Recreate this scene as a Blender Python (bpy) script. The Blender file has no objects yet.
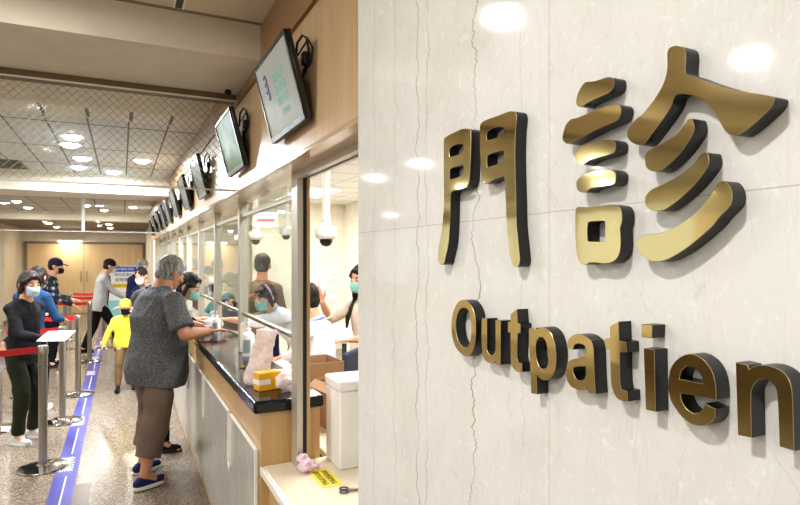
import bpy, bmesh, math, random
from mathutils import Vector, Matrix, noise
random.seed(7)
PI = math.pi
sc = bpy.context.scene
COL = sc.collection

# ------------------------------------------------------------------ camera, world, exposure
H_EYE = 1.62
YAW = math.radians(25.686)
cam_data = bpy.data.cameras.new('camera')
cam_data.sensor_width = 36.0
cam_data.lens = 36.0 * 578 / 800
cam_data.shift_y = 6.5 / 800
cam_data.clip_start = 0.02
cam = bpy.data.objects.new('camera', cam_data)
cam.location = (0, 0, H_EYE)
cam.rotation_euler = (PI / 2, 0, -YAW)
COL.objects.link(cam)
sc.camera = cam
w = bpy.data.worlds.new('world'); sc.world = w; w.use_nodes = True
w.node_tree.nodes['Background'].inputs[0].default_value = (1.0, .98, .96, 1)      # even fill light, let in by the added unseen windows
w.node_tree.nodes['Background'].inputs[1].default_value = 1.05
sc.view_settings.view_transform = 'Standard'
sc.view_settings.look = 'None'
sc.view_settings.exposure = 0.25
sc.view_settings.gamma = 1.0
sc.view_settings.use_curve_mapping = False
LAMP_W = 23.5        # each hall downlight
PANEL_W = 42.0       # each office ceiling panel

# ------------------------------------------------------------------ material helpers
def C(r, g, b):
    f = lambda v: (v / 255 / 12.92) if v / 255 <= .04045 else ((v / 255 + .055) / 1.055) ** 2.4
    return (f(r), f(g), f(b), 1)
MATS = {}
class NT:
    def __init__(s, name):
        s.m = bpy.data.materials.new(name); s.m.use_nodes = True
        s.t = s.m.node_tree; s.t.nodes.clear()
        s.out = s.n('ShaderNodeOutputMaterial')
        MATS[name] = s.m
    def n(s, kind, **kw):
        x = s.t.nodes.new(kind)
        for k, v in kw.items(): setattr(x, k, v)
        return x
    def l(s, a, b): s.t.links.new(a, b)
    def math(s, op, a, b=None, clamp=False):
        x = s.n('ShaderNodeMath', operation=op); x.use_clamp = clamp
        for i, v in enumerate((a, b)):
            if v is None: continue
            if isinstance(v, (int, float)): x.inputs[i].default_value = v
            else: s.l(v, x.inputs[i])
        return x.outputs[0]
    def coord(s, scale=(1, 1, 1), rot=(0, 0, 0), loc=(0, 0, 0)):
        tc = s.n('ShaderNodeTexCoord'); mp = s.n('ShaderNodeMapping')
        mp.inputs['Scale'].default_value = scale; mp.inputs['Rotation'].default_value = rot; mp.inputs['Location'].default_value = loc
        s.l(tc.outputs['Object'], mp.inputs[0]); return mp.outputs[0]
    def noise(s, vec, scale, detail=4, rough=.5, dist=0):
        x = s.n('ShaderNodeTexNoise'); x.inputs['Scale'].default_value = scale
        x.inputs['Detail'].default_value = detail; x.inputs['Roughness'].default_value = rough; x.inputs['Distortion'].default_value = dist
        s.l(vec, x.inputs['Vector']); return x.outputs[0]
    def ramp(s, fac, stops, interp='LINEAR'):
        x = s.n('ShaderNodeValToRGB'); x.color_ramp.interpolation = interp
        e = x.color_ramp.elements
        while len(e) < len(stops): e.new(.5)
        for i, (p, c) in enumerate(stops): e[i].position = p; e[i].color = c
        s.l(fac, x.inputs[0]); return x.outputs[0]
    def mix(s, fac, a, b, mode='MIX'):
        x = s.n('ShaderNodeMix', data_type='RGBA', blend_type=mode)
        if isinstance(fac, (int, float)): x.inputs[0].default_value = fac
        else: s.l(fac, x.inputs[0])
        for i, v in ((6, a), (7, b)):
            if isinstance(v, tuple): x.inputs[i].default_value = v
            else: s.l(v, x.inputs[i])
        return x.outputs[2]
    def bsdf(s, col, rough=.5, metal=0, bump=None, bstr=.2, bdist=.01, spec=.5, **kw):
        b = s.n('ShaderNodeBsdfPrincipled')
        if isinstance(col, tuple): b.inputs['Base Color'].default_value = col
        else: s.l(col, b.inputs['Base Color'])
        if isinstance(rough, (int, float)): b.inputs['Roughness'].default_value = rough
        else: s.l(rough, b.inputs['Roughness'])
        b.inputs['Metallic'].default_value = metal
        b.inputs['Specular IOR Level'].default_value = spec
        for k, v in kw.items(): b.inputs[k].default_value = v
        if bump is not None:
            x = s.n('ShaderNodeBump'); x.inputs['Strength'].default_value = bstr; x.inputs['Distance'].default_value = bdist
            s.l(bump, x.inputs['Height']); s.l(x.outputs[0], b.inputs['Normal'])
        s.l(b.outputs[0], s.out.inputs[0]); return b

def plain(name, col, rough=.5, metal=0, var=.06, scale=6, bstr=.05, bscale=60, **kw):
    """solid colour with a slight mottle and a fine surface grain"""
    s = NT(name); v = s.coord()
    nz = s.noise(v, scale, 3)
    dark = tuple(c * (1 - var) for c in col[:3]) + (1,); lite = tuple(min(1, c * (1 + var)) for c in col[:3]) + (1,)
    c = s.ramp(nz, [(.3, dark), (.7, lite)])
    s.bsdf(c, rough, metal, bump=s.noise(v, bscale, 2), bstr=bstr, bdist=.004, **kw)
    return s.m
def cloth(name, col, heather=0, scale=260, fold=.35):
    s = NT(name); v = s.coord()
    base = s.mix(s.ramp(s.noise(v, 5, 3), [(.3, (0, 0, 0, 1)), (.7, (1, 1, 1, 1))]), tuple(c * .88 for c in col[:3]) + (1,), tuple(min(1, c * 1.08) for c in col[:3]) + (1,))
    if heather:
        nz = s.noise(s.coord(scale=(1, 1, 2.0)), 105, 4, .8)
        k = s.ramp(nz, [(.38, (1 - heather,) * 3 + (1,)), (.62, (1 + heather * 1.2,) * 3 + (1,))])
        base = s.mix(1.0, base, k, 'MULTIPLY')
    h = s.math('ADD', s.math('MULTIPLY', s.noise(v, 9, 3, .5, .6), 1.0), s.math('MULTIPLY', s.noise(v, scale, 2), .06))
    s.bsdf(base, .9, 0, bump=h, bstr=fold, bdist=.03, spec=.2)
    return s.m
def emit(name, col, strength):
    s = NT(name); e = s.n('ShaderNodeEmission'); e.inputs[0].default_value = col; e.inputs[1].default_value = strength
    s.l(e.outputs[0], s.out.inputs[0]); return s.m

def wood(name, a, b, axis=2, rough=.32):
    s = NT(name)
    sc_ = [38, 38, 38]; sc_[axis] = 1.6
    v = s.coord(scale=tuple(sc_))
    g = s.noise(v, 1.3, 5, .6, .3)
    sc2 = [5, 5, 5]; sc2[axis] = .5
    g2 = s.noise(s.coord(scale=tuple(sc2)), 1, 3, .5, .5)
    k = s.math('ADD', s.math('MULTIPLY', g, .6), s.math('MULTIPLY', g2, .4))
    c = s.ramp(k, [(.35, a), (.65, b)])
    s.bsdf(c, rough, 0, bump=g, bstr=.06, bdist=.002)
    return s.m

wood('maple_laminate', C(190, 156, 114), C(208, 178, 138), 2, .3)
wood('maple_soffit', C(190, 158, 124), C(208, 180, 148), 1, .13)
wood('cherry_laminate', C(150, 112, 74), C(172, 134, 94), 2, .3)
wood('door_veneer', C(196, 164, 116), C(212, 182, 136), 2, .35)
wood('counter_wood', C(192, 152, 98), C(208, 172, 120), 2, .3)
wood('shaded_soffit', C(96, 74, 52), C(112, 88, 64), 0, .5)  # shading of the dropped ceiling put into the dark brown
plain('groove_olive', C(150, 128, 62), .45)
plain('paint_cream', C(226, 214, 190), .7, bstr=.08, bscale=180)
plain('beam_paint', C(226, 218, 200), .75, bstr=.1, bscale=220)
plain('office_paint', C(238, 233, 216), .8)
plain('white_paint', C(236, 232, 224), .6)
plain('rail_brown', C(118, 102, 78), .4)
plain('white_plastic', C(238, 238, 236), .35, var=.02)
plain('foam_white', C(240, 240, 240), .85, var=.03, bscale=300, bstr=.2)
plain('black_plastic', C(16, 16, 18), .28, var=.1)
plain('black_rubber', C(10, 10, 12), .6)
plain('dark_grey', C(50, 52, 56), .4)
plain('letter_black', C(4, 4, 7), .35, bstr=.02)
plain('letter_rim', C(196, 178, 130), .3, metal=.8)
plain('paper_white', C(244, 244, 240), .8, var=.02)
plain('desk_beige', C(232, 220, 196), .22, var=.02)
plain('desk_edge', C(242, 236, 224), .3, var=.02)
plain('edge_white', C(240, 236, 226), .4)
plain('brass', C(190, 150, 70), .25, metal=1)
plain('yellow_paper', C(246, 226, 60), .7, var=.03)
plain('yellow_box', C(240, 176, 30), .5, var=.04)
plain('tan_card', C(164, 124, 88), .8, bscale=120)
plain('tan_card_inside', C(140, 98, 60), .85)
plain('belt_red', C(205, 18, 24), .55, var=.05)
plain('teal_ink', C(96, 186, 168), .5)
plain('purple_ink', C(112, 84, 170), .5)
plain('navy_ink', C(30, 48, 140), .5)
plain('dark_ink', C(70, 66, 40), .6)
plain('poster_blue', C(28, 60, 190), .5)
plain('poster_yellow', C(252, 214, 40), .5)
plain('poster_red', C(214, 70, 80), .5)
plain('poster_cyan', C(150, 214, 226), .5)
plain('skin', C(214, 160, 126), .5, var=.05, scale=14, bstr=.06, bscale=160, **{'Subsurface Weight': .08})
plain('skin_tan', C(184, 128, 98), .5, var=.05, scale=14, bstr=.06, bscale=160, **{'Subsurface Weight': .08})
plain('lips', C(170, 96, 88), .5)
plain('eye_white', C(230, 228, 222), .25, var=.01)
plain('eye_dark', C(30, 20, 16), .2)
plain('chair_fabric', C(44, 50, 70), .9)

def hairmat(name, a, b):
    s = NT(name); v = s.coord(scale=(60, 60, 7))
    g = s.noise(v, 1.4, 5, .65, .4)
    s.bsdf(s.ramp(g, [(.35, a), (.65, b)]), .62, 0, bump=g, bstr=.4, bdist=.004, spec=.25)
hairmat('hair_black', C(14, 11, 10), C(34, 27, 25))
hairmat('hair_brown', C(18, 12, 11), C(46, 31, 26))
hairmat('hair_grey', C(70, 68, 68), C(176, 174, 172))

cloth('tee_heather', C(88, 89, 92), heather=.9)
cloth('shorts_brown', C(108, 90, 78))
cloth('black_cloth', C(17, 16, 19))
cloth('black_jacket', C(27, 27, 31))
cloth('olive_cloth', C(36, 40, 26))
cloth('denim_blue', C(30, 62, 98))
cloth('hoodie_grey', C(188, 188, 188), heather=.12)
cloth('black_trousers', C(12, 12, 15))
cloth('navy_cloth', C(18, 24, 62))
cloth('vest_grey', C(140, 142, 144))
cloth('yellow_cloth', C(238, 212, 64))
cloth('cap_yellow', C(232, 178, 60))
cloth('khaki_cloth', C(116, 88, 56))
cloth('white_coat', C(232, 234, 242))
cloth('pale_blue_cloth', C(168, 190, 232))
cloth('beige_cloth', C(226, 206, 186))
cloth('brown_cloth', C(112, 92, 70))
cloth('cap_navy', C(40, 34, 62))
cloth('cap_black', C(24, 24, 28))
cloth('teal_cloth', C(92, 128, 134))
cloth('lilac_cloth', C(206, 186, 214))
cloth('purple_cloth', C(104, 70, 140))
cloth('mask_blue', C(190, 214, 226), fold=.1)
cloth('mask_green', C(142, 204, 196), fold=.1)
cloth('mask_white', C(226, 230, 234), fold=.1)
cloth('mask_black', C(22, 20, 26), fold=.1)
cloth('shoe_white', C(212, 212, 206), fold=.1)
cloth('shoe_black', C(20, 20, 24), fold=.1)
cloth('shoe_navy', C(28, 34, 72), fold=.1)
plain('sole_white', C(216, 216, 210), .6)
plain('sole_black', C(24, 24, 26), .6)

def plaid():
    s = NT('plaid_cloth'); v = s.coord()
    sep = s.n('ShaderNodeSeparateXYZ'); s.l(v, sep.inputs[0])
    def band(o, p, ww):
        return s.math('LESS_THAN', s.math('FRACT', s.math('DIVIDE', o, p)), ww)
    a = band(sep.outputs[0], .09, .42); b = band(sep.outputs[2], .09, .42); y = band(sep.outputs[1], .09, .42)
    k = s.math('DIVIDE', s.math('ADD', s.math('ADD', a, b), y), 3)
    c = s.ramp(k, [(0, C(18, 20, 30)), (.4, C(44, 50, 66)), (.7, C(104, 112, 124)), (1, C(168, 174, 180))], 'CONSTANT')
    s.bsdf(c, .9)
plaid()

def marble():
    s = NT('marble_wall'); v = s.coord()
    sep = s.n('ShaderNodeSeparateXYZ'); s.l(v, sep.inputs[0]); Y = sep.outputs[1]; Z = sep.outputs[2]
    base = s.ramp(s.noise(v, 5, 6, .6, .4), [(.25, C(214, 212, 206)), (.5, C(224, 223, 218)), (.75, C(232, 231, 227))])
    # pale shell-like flecks
    fl = s.noise(s.coord(scale=(1, 1, .8)), 74, 5, .62, 1.1)
    base = s.mix(s.ramp(fl, [(.57, (0, 0, 0, 1)), (.66, (.5, .5, .5, 1))]), base, C(242, 242, 239))
    fl2 = s.noise(s.coord(scale=(1, 1, 1), loc=(3, 1, 7)), 34, 6, .7, .8)
    base = s.mix(s.ramp(fl2, [(.60, (0, 0, 0, 1)), (.72, (.35, .35, .35, 1))]), base, C(188, 182, 168))
    # faint upright veins
    vv = s.noise(s.coord(scale=(10, 16, 2.2)), 1.3, 5, .6, 1.6)
    band = s.math('ABSOLUTE', s.math('SUBTRACT', vv, .5))
    base = s.mix(s.ramp(band, [(.0, (.16, .16, .16, 1)), (.01, (0, 0, 0, 1))]), base, C(172, 160, 140))
    # long hair cracks at fixed places in the slabs
    def crack(y0, amp, wid, strg, seed, col=C(140, 118, 96)):
        nz = s.noise(s.coord(scale=(0, 0, 1), loc=(seed, 0, 0)), 9, 6, .68, .0)
        line = s.math('ABSOLUTE', s.math('SUBTRACT', s.math('ADD', Y, s.math('MULTIPLY', s.math('SUBTRACT', nz, .5), amp)), y0))
        brk = s.ramp(s.noise(s.coord(loc=(0, seed, 0)), 11, 3), [(.30, (.3,) * 3 + (1,)), (.56, (1, 1, 1, 1))])
        k = s.math('MULTIPLY', s.math('MULTIPLY', s.math('LESS_THAN', line, wid), strg), brk)
        return k, col
    for args in ((.722, .12, .0012, 1.0, 1.3), (.905, .09, .0014, .7, 4.1), (.872, .07, .0012, .6, 8.7), (1.0, .08, .0014, .3, 2.2), (1.10, .06, .0015, .28, 5.9), (.61, .05, .0007, .25, 9.3)):
        k, col = crack(*args); base = s.mix(k, base, col)
    # one sloping crack and the slab joints
    sl = s.math('ADD', s.math('ADD', Y, s.math('MULTIPLY', Z, -1.15)), s.math('MULTIPLY', s.noise(v, 10, 4), .07))
    k = s.math('MULTIPLY', s.math('LESS_THAN', s.math('ABSOLUTE', s.math('SUBTRACT', sl, -1.36)), .0009), .15)
    base = s.mix(k, base, C(150, 130, 108))
    j1 = s.math('LESS_THAN', s.math('ABSOLUTE', s.math('SUBTRACT', Z, 1.677)), .0006)
    j2 = s.math('LESS_THAN', s.math('ABSOLUTE', s.math('SUBTRACT', Y, .557)), .0006)
    j3 = s.math('LESS_THAN', s.math('ABSOLUTE', s.math('SUBTRACT', Y, -.243)), .0006)
    jj = s.math('MULTIPLY', s.math('MAXIMUM', s.math('MAXIMUM', j1, j2), j3), .6)
    base = s.mix(jj, base, C(168, 160, 144))
    s.bsdf(base, .055, 0, spec=.36)
marble()

def terrazzo():
    s = NT('terrazzo_floor'); v = s.coord()
    vo = s.n('ShaderNodeTexVoronoi'); vo.inputs['Scale'].default_value = 130; s.l(v, vo.inputs['Vector'])
    sp = s.n('ShaderNodeSeparateColor'); s.l(vo.outputs['Color'], sp.inputs[0])
    c = s.ramp(sp.outputs[0], [(0, C(54, 44, 36)), (.22, C(104, 90, 78)), (.45, C(130, 116, 102)), (.75, C(146, 132, 118)), (.93, C(176, 164, 150))])
    c = s.mix(s.ramp(s.noise(v, 26, 4, .6), [(.35, (0, 0, 0, 1)), (.7, (.45, .45, .45, 1))]), c, C(120, 102, 80))
    s.bsdf(c, s.math('ADD', .17, s.math('MULTIPLY', s.noise(v, 7, 3), .08)), 0, spec=.2)
terrazzo()
plain('granite_brown', C(74, 58, 32), .3, var=.4, scale=45)
plain('dark_tile', C(94, 82, 70), .25, var=.35, scale=110)

def stone_wall():
    s = NT('left_stone'); v = s.coord()
    base = s.ramp(s.noise(s.coord(scale=(6, 6, 1.2)), 1.2, 5, .6, .8), [(.3, C(206, 190, 160)), (.7, C(226, 214, 190))])
    br = s.n('ShaderNodeTexBrick'); br.offset = 0
    mp = s.coord(rot=(PI / 2, 0, 0)); 
    s.bsdf(base, .22, 0)
stone_wall()

def tiles(name, col, line, px, py, ox, oy, wid=.014, rough=.8, dark=None):
    s = NT(name); v = s.coord()
    sep = s.n('ShaderNodeSeparateXYZ'); s.l(v, sep.inputs[0])
    def ln(o, p, off):
        f = s.math('FRACT', s.math('DIVIDE', s.math('ADD', o, -off + 50 * p - wid / 2 + wid), p))
        return s.math('LESS_THAN', f, wid / p)
    def ln2(o, p, off, wd):
        return s.math('LESS_THAN', s.math('FRACT', s.math('DIVIDE', s.math('ADD', o, -off + 50 * p), p)), wd / p)
    k = s.math('MAXIMUM', ln2(sep.outputs[0], px, ox, wid), ln2(sep.outputs[1], py, oy, wid * 2.2))
    base = s.ramp(s.noise(v, 90, 4, .7), [(.3, tuple(c * .9 for c in col[:3]) + (1,)), (.7, col)])
    c = s.mix(k, base, line)
    hgt = s.math('SUBTRACT', 1.0, k)
    s.bsdf(c, rough, 0, bump=hgt, bstr=.3, bdist=.004)
tiles('ceiling_tile_hall', C(222, 227, 232), C(112, 108, 102), .28, 1.1, .04, 6.15)
tiles('ceiling_tile_near', C(222, 212, 190), C(140, 128, 108), 1.2, 1.2, .56, 1.36, .02)
tiles('ceiling_tile_far', C(202, 196, 184), C(96, 88, 78), .5, 1.1, .04, 9.1, .02)
tiles('ceiling_tile_office', C(240, 240, 236), C(200, 198, 188), .6, .6, .1, .2, .02)

def steel(name, col, rough, axis=2):
    s = NT(name); k = [90, 90, 90]; k[axis] = 2
    g = s.noise(s.coord(scale=tuple(k)), 2, 3)
    s.bsdf(s.ramp(g, [(.3, tuple(c * .85 for c in col[:3]) + (1,)), (.7, col)]), rough, .45 if 'frame' in name else 1.0, bump=g, bstr=.04, bdist=.001)
steel('brushed_steel', C(178, 172, 164), .28)
steel('steel_base', C(196, 192, 186), .14)
steel('aluminium_frame', C(206, 200, 188), .34)
def gold():
    s = NT('gold_mirror'); v = s.coord()
    g = s.noise(s.coord(scale=(1, 1, 1)), 9, 2)
    s.bsdf(C(228, 208, 150), .065, 1.0, bump=g, bstr=.05, bdist=.01)
gold()
def stonepanel():
    s = NT('grey_panel'); v = s.coord()
    g = s.noise(v, 7, 5, .6, .8)
    s.bsdf(s.ramp(g, [(.3, C(180, 178, 168)), (.7, C(198, 196, 186))]), .2, 0, spec=.45)
stonepanel()
def granite():
    s = NT('black_granite'); v = s.coord()
    g = s.noise(v, 160, 3, .6)
    s.bsdf(s.ramp(g, [(.55, C(9, 9, 13)), (.72, C(40, 40, 46))]), .12, 0, spec=.35)
granite()
def glassmat(name, tint, wires=False, refl=1.0):
    s = NT(name)
    tr = s.n('ShaderNodeBsdfTransparent'); tr.inputs[0].default_value = tint
    gl = s.n('ShaderNodeBsdfGlossy'); gl.inputs['Roughness'].default_value = .02; gl.inputs[0].default_value = (1, 1, 1, 1)
    fr = s.n('ShaderNodeLayerWeight'); fr.inputs[0].default_value = .5
    k5 = s.math('ADD', s.math('MULTIPLY', s.math('POWER', fr.outputs['Facing'], 5.0), .7), .035)
    mx = s.n('ShaderNodeMixShader'); s.l(s.math('MULTIPLY', k5, refl, True), mx.inputs[0]); s.l(tr.outputs[0], mx.inputs[1]); s.l(gl.outputs[0], mx.inputs[2])
    res = mx.outputs[0]
    if wires:
        sep = s.n('ShaderNodeSeparateXYZ'); s.l(s.coord(), sep.inputs[0])
        p = .04
        u = s.math('FRACT', s.math('DIVIDE', s.math('ADD', s.math('ADD', sep.outputs[0], sep.outputs[2]), 20), p))
        vv = s.math('FRACT', s.math('DIVIDE', s.math('ADD', s.math('SUBTRACT', sep.outputs[0], sep.outputs[2]), 20), p))
        k = s.math('MAXIMUM', s.math('LESS_THAN', u, .045), s.math('LESS_THAN', vv, .045))
        pb = s.n('ShaderNodeBsdfPrincipled'); pb.inputs['Base Color'].default_value = C(150, 142, 120); pb.inputs['Metallic'].default_value = .6; pb.inputs['Roughness'].default_value = .4
        m2 = s.n('ShaderNodeMixShader'); s.l(k, m2.inputs[0]); s.l(res, m2.inputs[1]); s.l(pb.outputs[0], m2.inputs[2]); res = m2.outputs[0]
    s.l(res, s.out.inputs[0])
glassmat('pane_glass', (.91, .94, .925, 1))
glassmat('wired_glass', (.93, .94, .92, 1), True, .03)
glassmat('clear_glass', (.96, .97, .965, 1))
def bagmat(name, col, alpha):
    s = NT(name); b = s.bsdf(col, .35, 0, bump=s.noise(s.coord(), 18, 3, .5, 1.5), bstr=.4, bdist=.012)
    b.inputs['Alpha'].default_value = alpha
bagmat('bag_pink', C(244, 226, 222), .8)
bagmat('bag_clear', C(236, 236, 236), .55)
bagmat('tissue_pink', C(244, 214, 232), .95)
def screenmat(name, cols, strength, dist):
    s = NT(name); v = s.coord()
    g = s.noise(v, 5, 3, .5, dist)
    c = s.ramp(g, [(i / (len(cols) - 1) * .5 + .25, k) for i, k in enumerate(cols)])
    b = s.bsdf((.02, .02, .02, 1), .3, spec=.05, IOR=1.2)
    s.l(c, b.inputs['Emission Color']); b.inputs['Emission Strength'].default_value = strength
screenmat('screen_pale', [C(186, 182, 166), C(200, 196, 182)], .55, 0)
screenmat('screen_photo', [C(196, 60, 170), C(190, 196, 190), C(120, 186, 70), C(120, 130, 120), C(150, 154, 150)], .25, .6)
screenmat('screen_grey', [C(110, 116, 116), C(160, 164, 160)], .45, .2)
emit('lamp_disc', (1.0, .97, .93, 1), 26)
emit('lamp_disc_cool', (.80, .89, 1.0, 1), 70)
emit('panel_light', (1.0, .98, .92, 1), 3.5)
emit('tube_light', (1.0, .95, .8, 1), 9)

# ------------------------------------------------------------------ mesh helpers
def NB(): return bmesh.new()
def obj(name, bm, m, parent=None, smooth=False, bevel=0, seg=2, angle=35):
    me = bpy.data.meshes.new(name)
    bmesh.ops.recalc_face_normals(bm, faces=bm.faces[:])
    bm.to_mesh(me); bm.free()
    if smooth: me.polygons.foreach_set('use_smooth', [True] * len(me.polygons))
    o = bpy.data.objects.new(name, me); COL.objects.link(o)
    me.materials.append(MATS[m] if isinstance(m, str) else m)
    if parent is not None: o.parent = parent
    if bevel:
        md = o.modifiers.new('bevel', 'BEVEL'); md.width = bevel; md.segments = seg; md.limit_method = 'ANGLE'; md.angle_limit = math.radians(40)
        me.polygons.foreach_set('use_smooth', [True] * len(me.polygons))
    if smooth or bevel:
        try: me.set_sharp_from_angle(angle=math.radians(angle))
        except Exception: pass
    return o
def tag(o, label, cat, group=None):
    o['label'] = label; o['category'] = cat
    if group: o['group'] = group
    return o
def thing(name, label, cat, loc=(0, 0, 0), rz=0, group=None):
    o = bpy.data.objects.new(name, None); COL.objects.link(o)
    o.empty_display_size = .1; o.location = loc; o.rotation_euler = (0, 0, rz)
    return tag(o, label, cat, group)
def struct(name, bm, m, parent=None, **kw):
    o = obj(name, bm, m, parent, **kw)
    if parent is None: o['kind'] = 'structure'
    return o
def dup(root, loc, rz=None, label=None, group=None):
    def rec(o, parent):
        c = o.copy(); COL.objects.link(c); c.parent = parent
        for ch in [x for x in o.children]: rec(ch, c)
        return c
    r = rec(root, None); r.location = loc
    if rz is not None: r.rotation_euler = (0, 0, rz)
    if label: r['label'] = label
    if group: r['group'] = group
    return r
def box(bm, x0, x1, y0, y1, z0, z1, M=None):
    v = [bm.verts.new((x, y, z)) for x in (x0, x1) for y in (y0, y1) for z in (z0, z1)]
    for f in ((0, 1, 3, 2), (4, 6, 7, 5), (0, 4, 5, 1), (2, 3, 7, 6), (0, 2, 6, 4), (1, 5, 7, 3)):
        bm.faces.new([v[i] for i in f])
    if M is not None: bmesh.ops.transform(bm, matrix=M, verts=v)
    return bm
def frame(d):
    d = Vector(d).normalized()
    u = Vector((0, 0, 1)) if abs(d.z) < .9 else Vector((1, 0, 0))
    a = d.cross(u).normalized(); return a, a.cross(d).normalized(), d
def rings(bm, rs, n=16, cap=True):
    """rs: list of (centre, axis_a, axis_b) giving an elliptical ring each"""
    R = []
    for c, a, b in rs:
        R.append([bm.verts.new(c + a * math.cos(2 * PI * i / n) + b * math.sin(2 * PI * i / n)) for i in range(n)])
    for p, q in zip(R, R[1:]):
        for i in range(n): bm.faces.new((p[i], p[(i + 1) % n], q[(i + 1) % n], q[i]))
    if cap:
        bm.faces.new(R[0][::-1]); bm.faces.new(R[-1])
    return bm
def tube(bm, pts, r, n=10, cap=True):
    pts = [Vector(p) for p in pts]; rr = r if isinstance(r, (list, tuple)) else [r] * len(pts)
    rs = []; prev = None
    for i, p in enumerate(pts):
        d = (pts[min(i + 1, len(pts) - 1)] - pts[max(i - 1, 0)]).normalized()
        if prev is None: a, b, _ = frame(d)
        else:
            a = (prev - d * prev.dot(d)).normalized(); b = a.cross(d).normalized()
        prev = a; rs.append((p, a * rr[i], b * rr[i]))
    return rings(bm, rs, n, cap)
def lathe(bm, prof, n=24, c=(0, 0, 0)):
    c = Vector(c)
    return rings(bm, [(c + Vector((0, 0, z)), Vector((max(r, 1e-4), 0, 0)), Vector((0, max(r, 1e-4), 0))) for r, z in prof], n)
def cap(bm, p, r0, q, r1, n=12):
    p, q = Vector(p), Vector(q); a, b, d = frame(q - p) if (q - p).length > 1e-6 else frame((0, 0, 1))
    rs = []
    for t in (-80, -50, -25, 0): 
        t = math.radians(t); rs.append((p + d * r0 * math.sin(t), a * r0 * math.cos(t), b * r0 * math.cos(t)))
    for t in (0, 25, 50, 80):
        t = math.radians(t); rs.append((q + d * r1 * math.sin(t), a * r1 * math.cos(t), b * r1 * math.cos(t)))
    return rings(bm, rs, n)
def ell(bm, c, r, R=None, n=18, m=10):
    c = Vector(c); R = R or Matrix.Identity(3); rs = []
    for i in range(m + 1):
        t = -PI / 2 + PI * i / m; t = max(-1.5, min(1.5, t))
        rs.append((c + R @ Vector((0, 0, r[2] * math.sin(t))), R @ Vector((r[0] * math.cos(t), 0, 0)), R @ Vector((0, r[1] * math.cos(t), 0))))
    return rings(bm, rs, n)
def bake(name, bm, m, parent, voxel, smooth_it=3, disp=0, dscale=9, seed=0, stretch=(1, 1, 1)):
    """union of the closed pieces as one continuous skin"""
    bmesh.ops.recalc_face_normals(bm, faces=bm.faces[:])
    me = bpy.data.meshes.new('tmp'); bm.to_mesh(me); bm.free()
    t = bpy.data.objects.new('tmp', me); COL.objects.link(t)
    r = t.modifiers.new('r', 'REMESH'); r.mode = 'VOXEL'; r.voxel_size = voxel; r.adaptivity = 0
    if smooth_it:
        s = t.modifiers.new('s', 'SMOOTH'); s.factor = .5; s.iterations = smooth_it
    dg = bpy.context.evaluated_depsgraph_get()
    ne = bpy.data.meshes.new_from_object(t.evaluated_get(dg))
    bpy.data.objects.remove(t); bpy.data.meshes.remove(me)
    ne.name = name
    if disp:
        off = Vector((seed * 3.7, seed * 1.3, seed * 5.1)); st = Vector(stretch)
        nrm = [v.normal.copy() for v in ne.vertices]
        for v, nn in zip(ne.vertices, nrm):
            p = Vector((v.co.x * st.x, v.co.y * st.y, v.co.z * st.z)) * dscale + off
            k = noise.fractal(p, 1.0, 2.0, 3)
            v.co += nn * disp * k
    ne.polygons.foreach_set('use_smooth', [True] * len(ne.polygons))
    ne.materials.clear(); ne.materials.append(MATS[m])
    o = bpy.data.objects.new(name, ne); COL.objects.link(o); o.parent = parent
    return o
_font = {}
def lettering(name, body, size, m, parent, M, extrude=.0006, align='CENTER', shear=0):
    cu = bpy.data.curves.new(name, 'FONT'); cu.body = body; cu.size = size; cu.extrude = extrude
    cu.align_x = align; cu.align_y = 'CENTER'; cu.resolution_u = 3
    t = bpy.data.objects.new('tmp', cu); COL.objects.link(t)
    dg = bpy.context.evaluated_depsgraph_get()
    me = bpy.data.meshes.new_from_object(t.evaluated_get(dg)); bpy.data.objects.remove(t)
    me.name = name; me.transform(M); me.materials.clear(); me.materials.append(MATS[m])
    o = bpy.data.objects.new(name, me); COL.objects.link(o)
    if parent is not None: o.parent = parent
    return o
def basis(x, y, z, loc=(0, 0, 0)):
    return Matrix(((x[0], y[0], z[0], loc[0]), (x[1], y[1], z[1], loc[1]), (x[2], y[2], z[2], loc[2]), (0, 0, 0, 1)))
# ------------------------------------------------------------------ structure
XW = .47          # marble wall face
XF = .556         # fascia face
XG = .70          # glass line
ZS = 1.993        # soffit height
ZC = 2.66
XL = -6.0
Y_END = 19.7
struct('floor', box(NB(), XL - .1, 3.8, -4.1, Y_END + .2, -.1, 0), 'terrazzo_floor')
struct('wall_right', box(NB(), XW, .69, -4.0, 1.192, 0, ZC + .1), 'marble_wall', bevel=.002)
struct('trim_1', box(NB(), XF, .72, 1.192, 12.6, ZS, 2.43), 'maple_laminate')            # TV fascia, lower board
struct('trim_2', box(NB(), XF + .012, .72, 1.192, 12.6, 2.43, 2.455), 'groove_olive')
struct('trim_3', box(NB(), XF, .72, 1.192, 12.6, 2.455, ZC), 'cherry_laminate')
struct('trim_4', box(NB(), XF + .001, .735, 1.192, 12.6, ZS - .012, ZS), 'maple_soffit')
struct('baseboard_added', box(NB(), XL, XL + .03, -4, 6.5, 0, .5), 'granite_brown')  # added out of view so the lower gold letters reflect dark
struct('floor.001', box(NB(), XL + .03, -3.1, -4, 6.5, 0, .002), 'granite_brown')  # unseen dark floor zone, added for the same letter reflections
b = NB(); box(b, XL - .1, XL, -4, 17.1, 0, .9); box(b, XL - .1, XL, -4, 17.1, 2.45, ZC + .1)
for i in range(8): box(b, XL - .1, XL, -4 + i * 2.9, -4 + i * 2.9 + .5, .9, 2.45)
struct('wall_left', b, 'left_stone')
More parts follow.
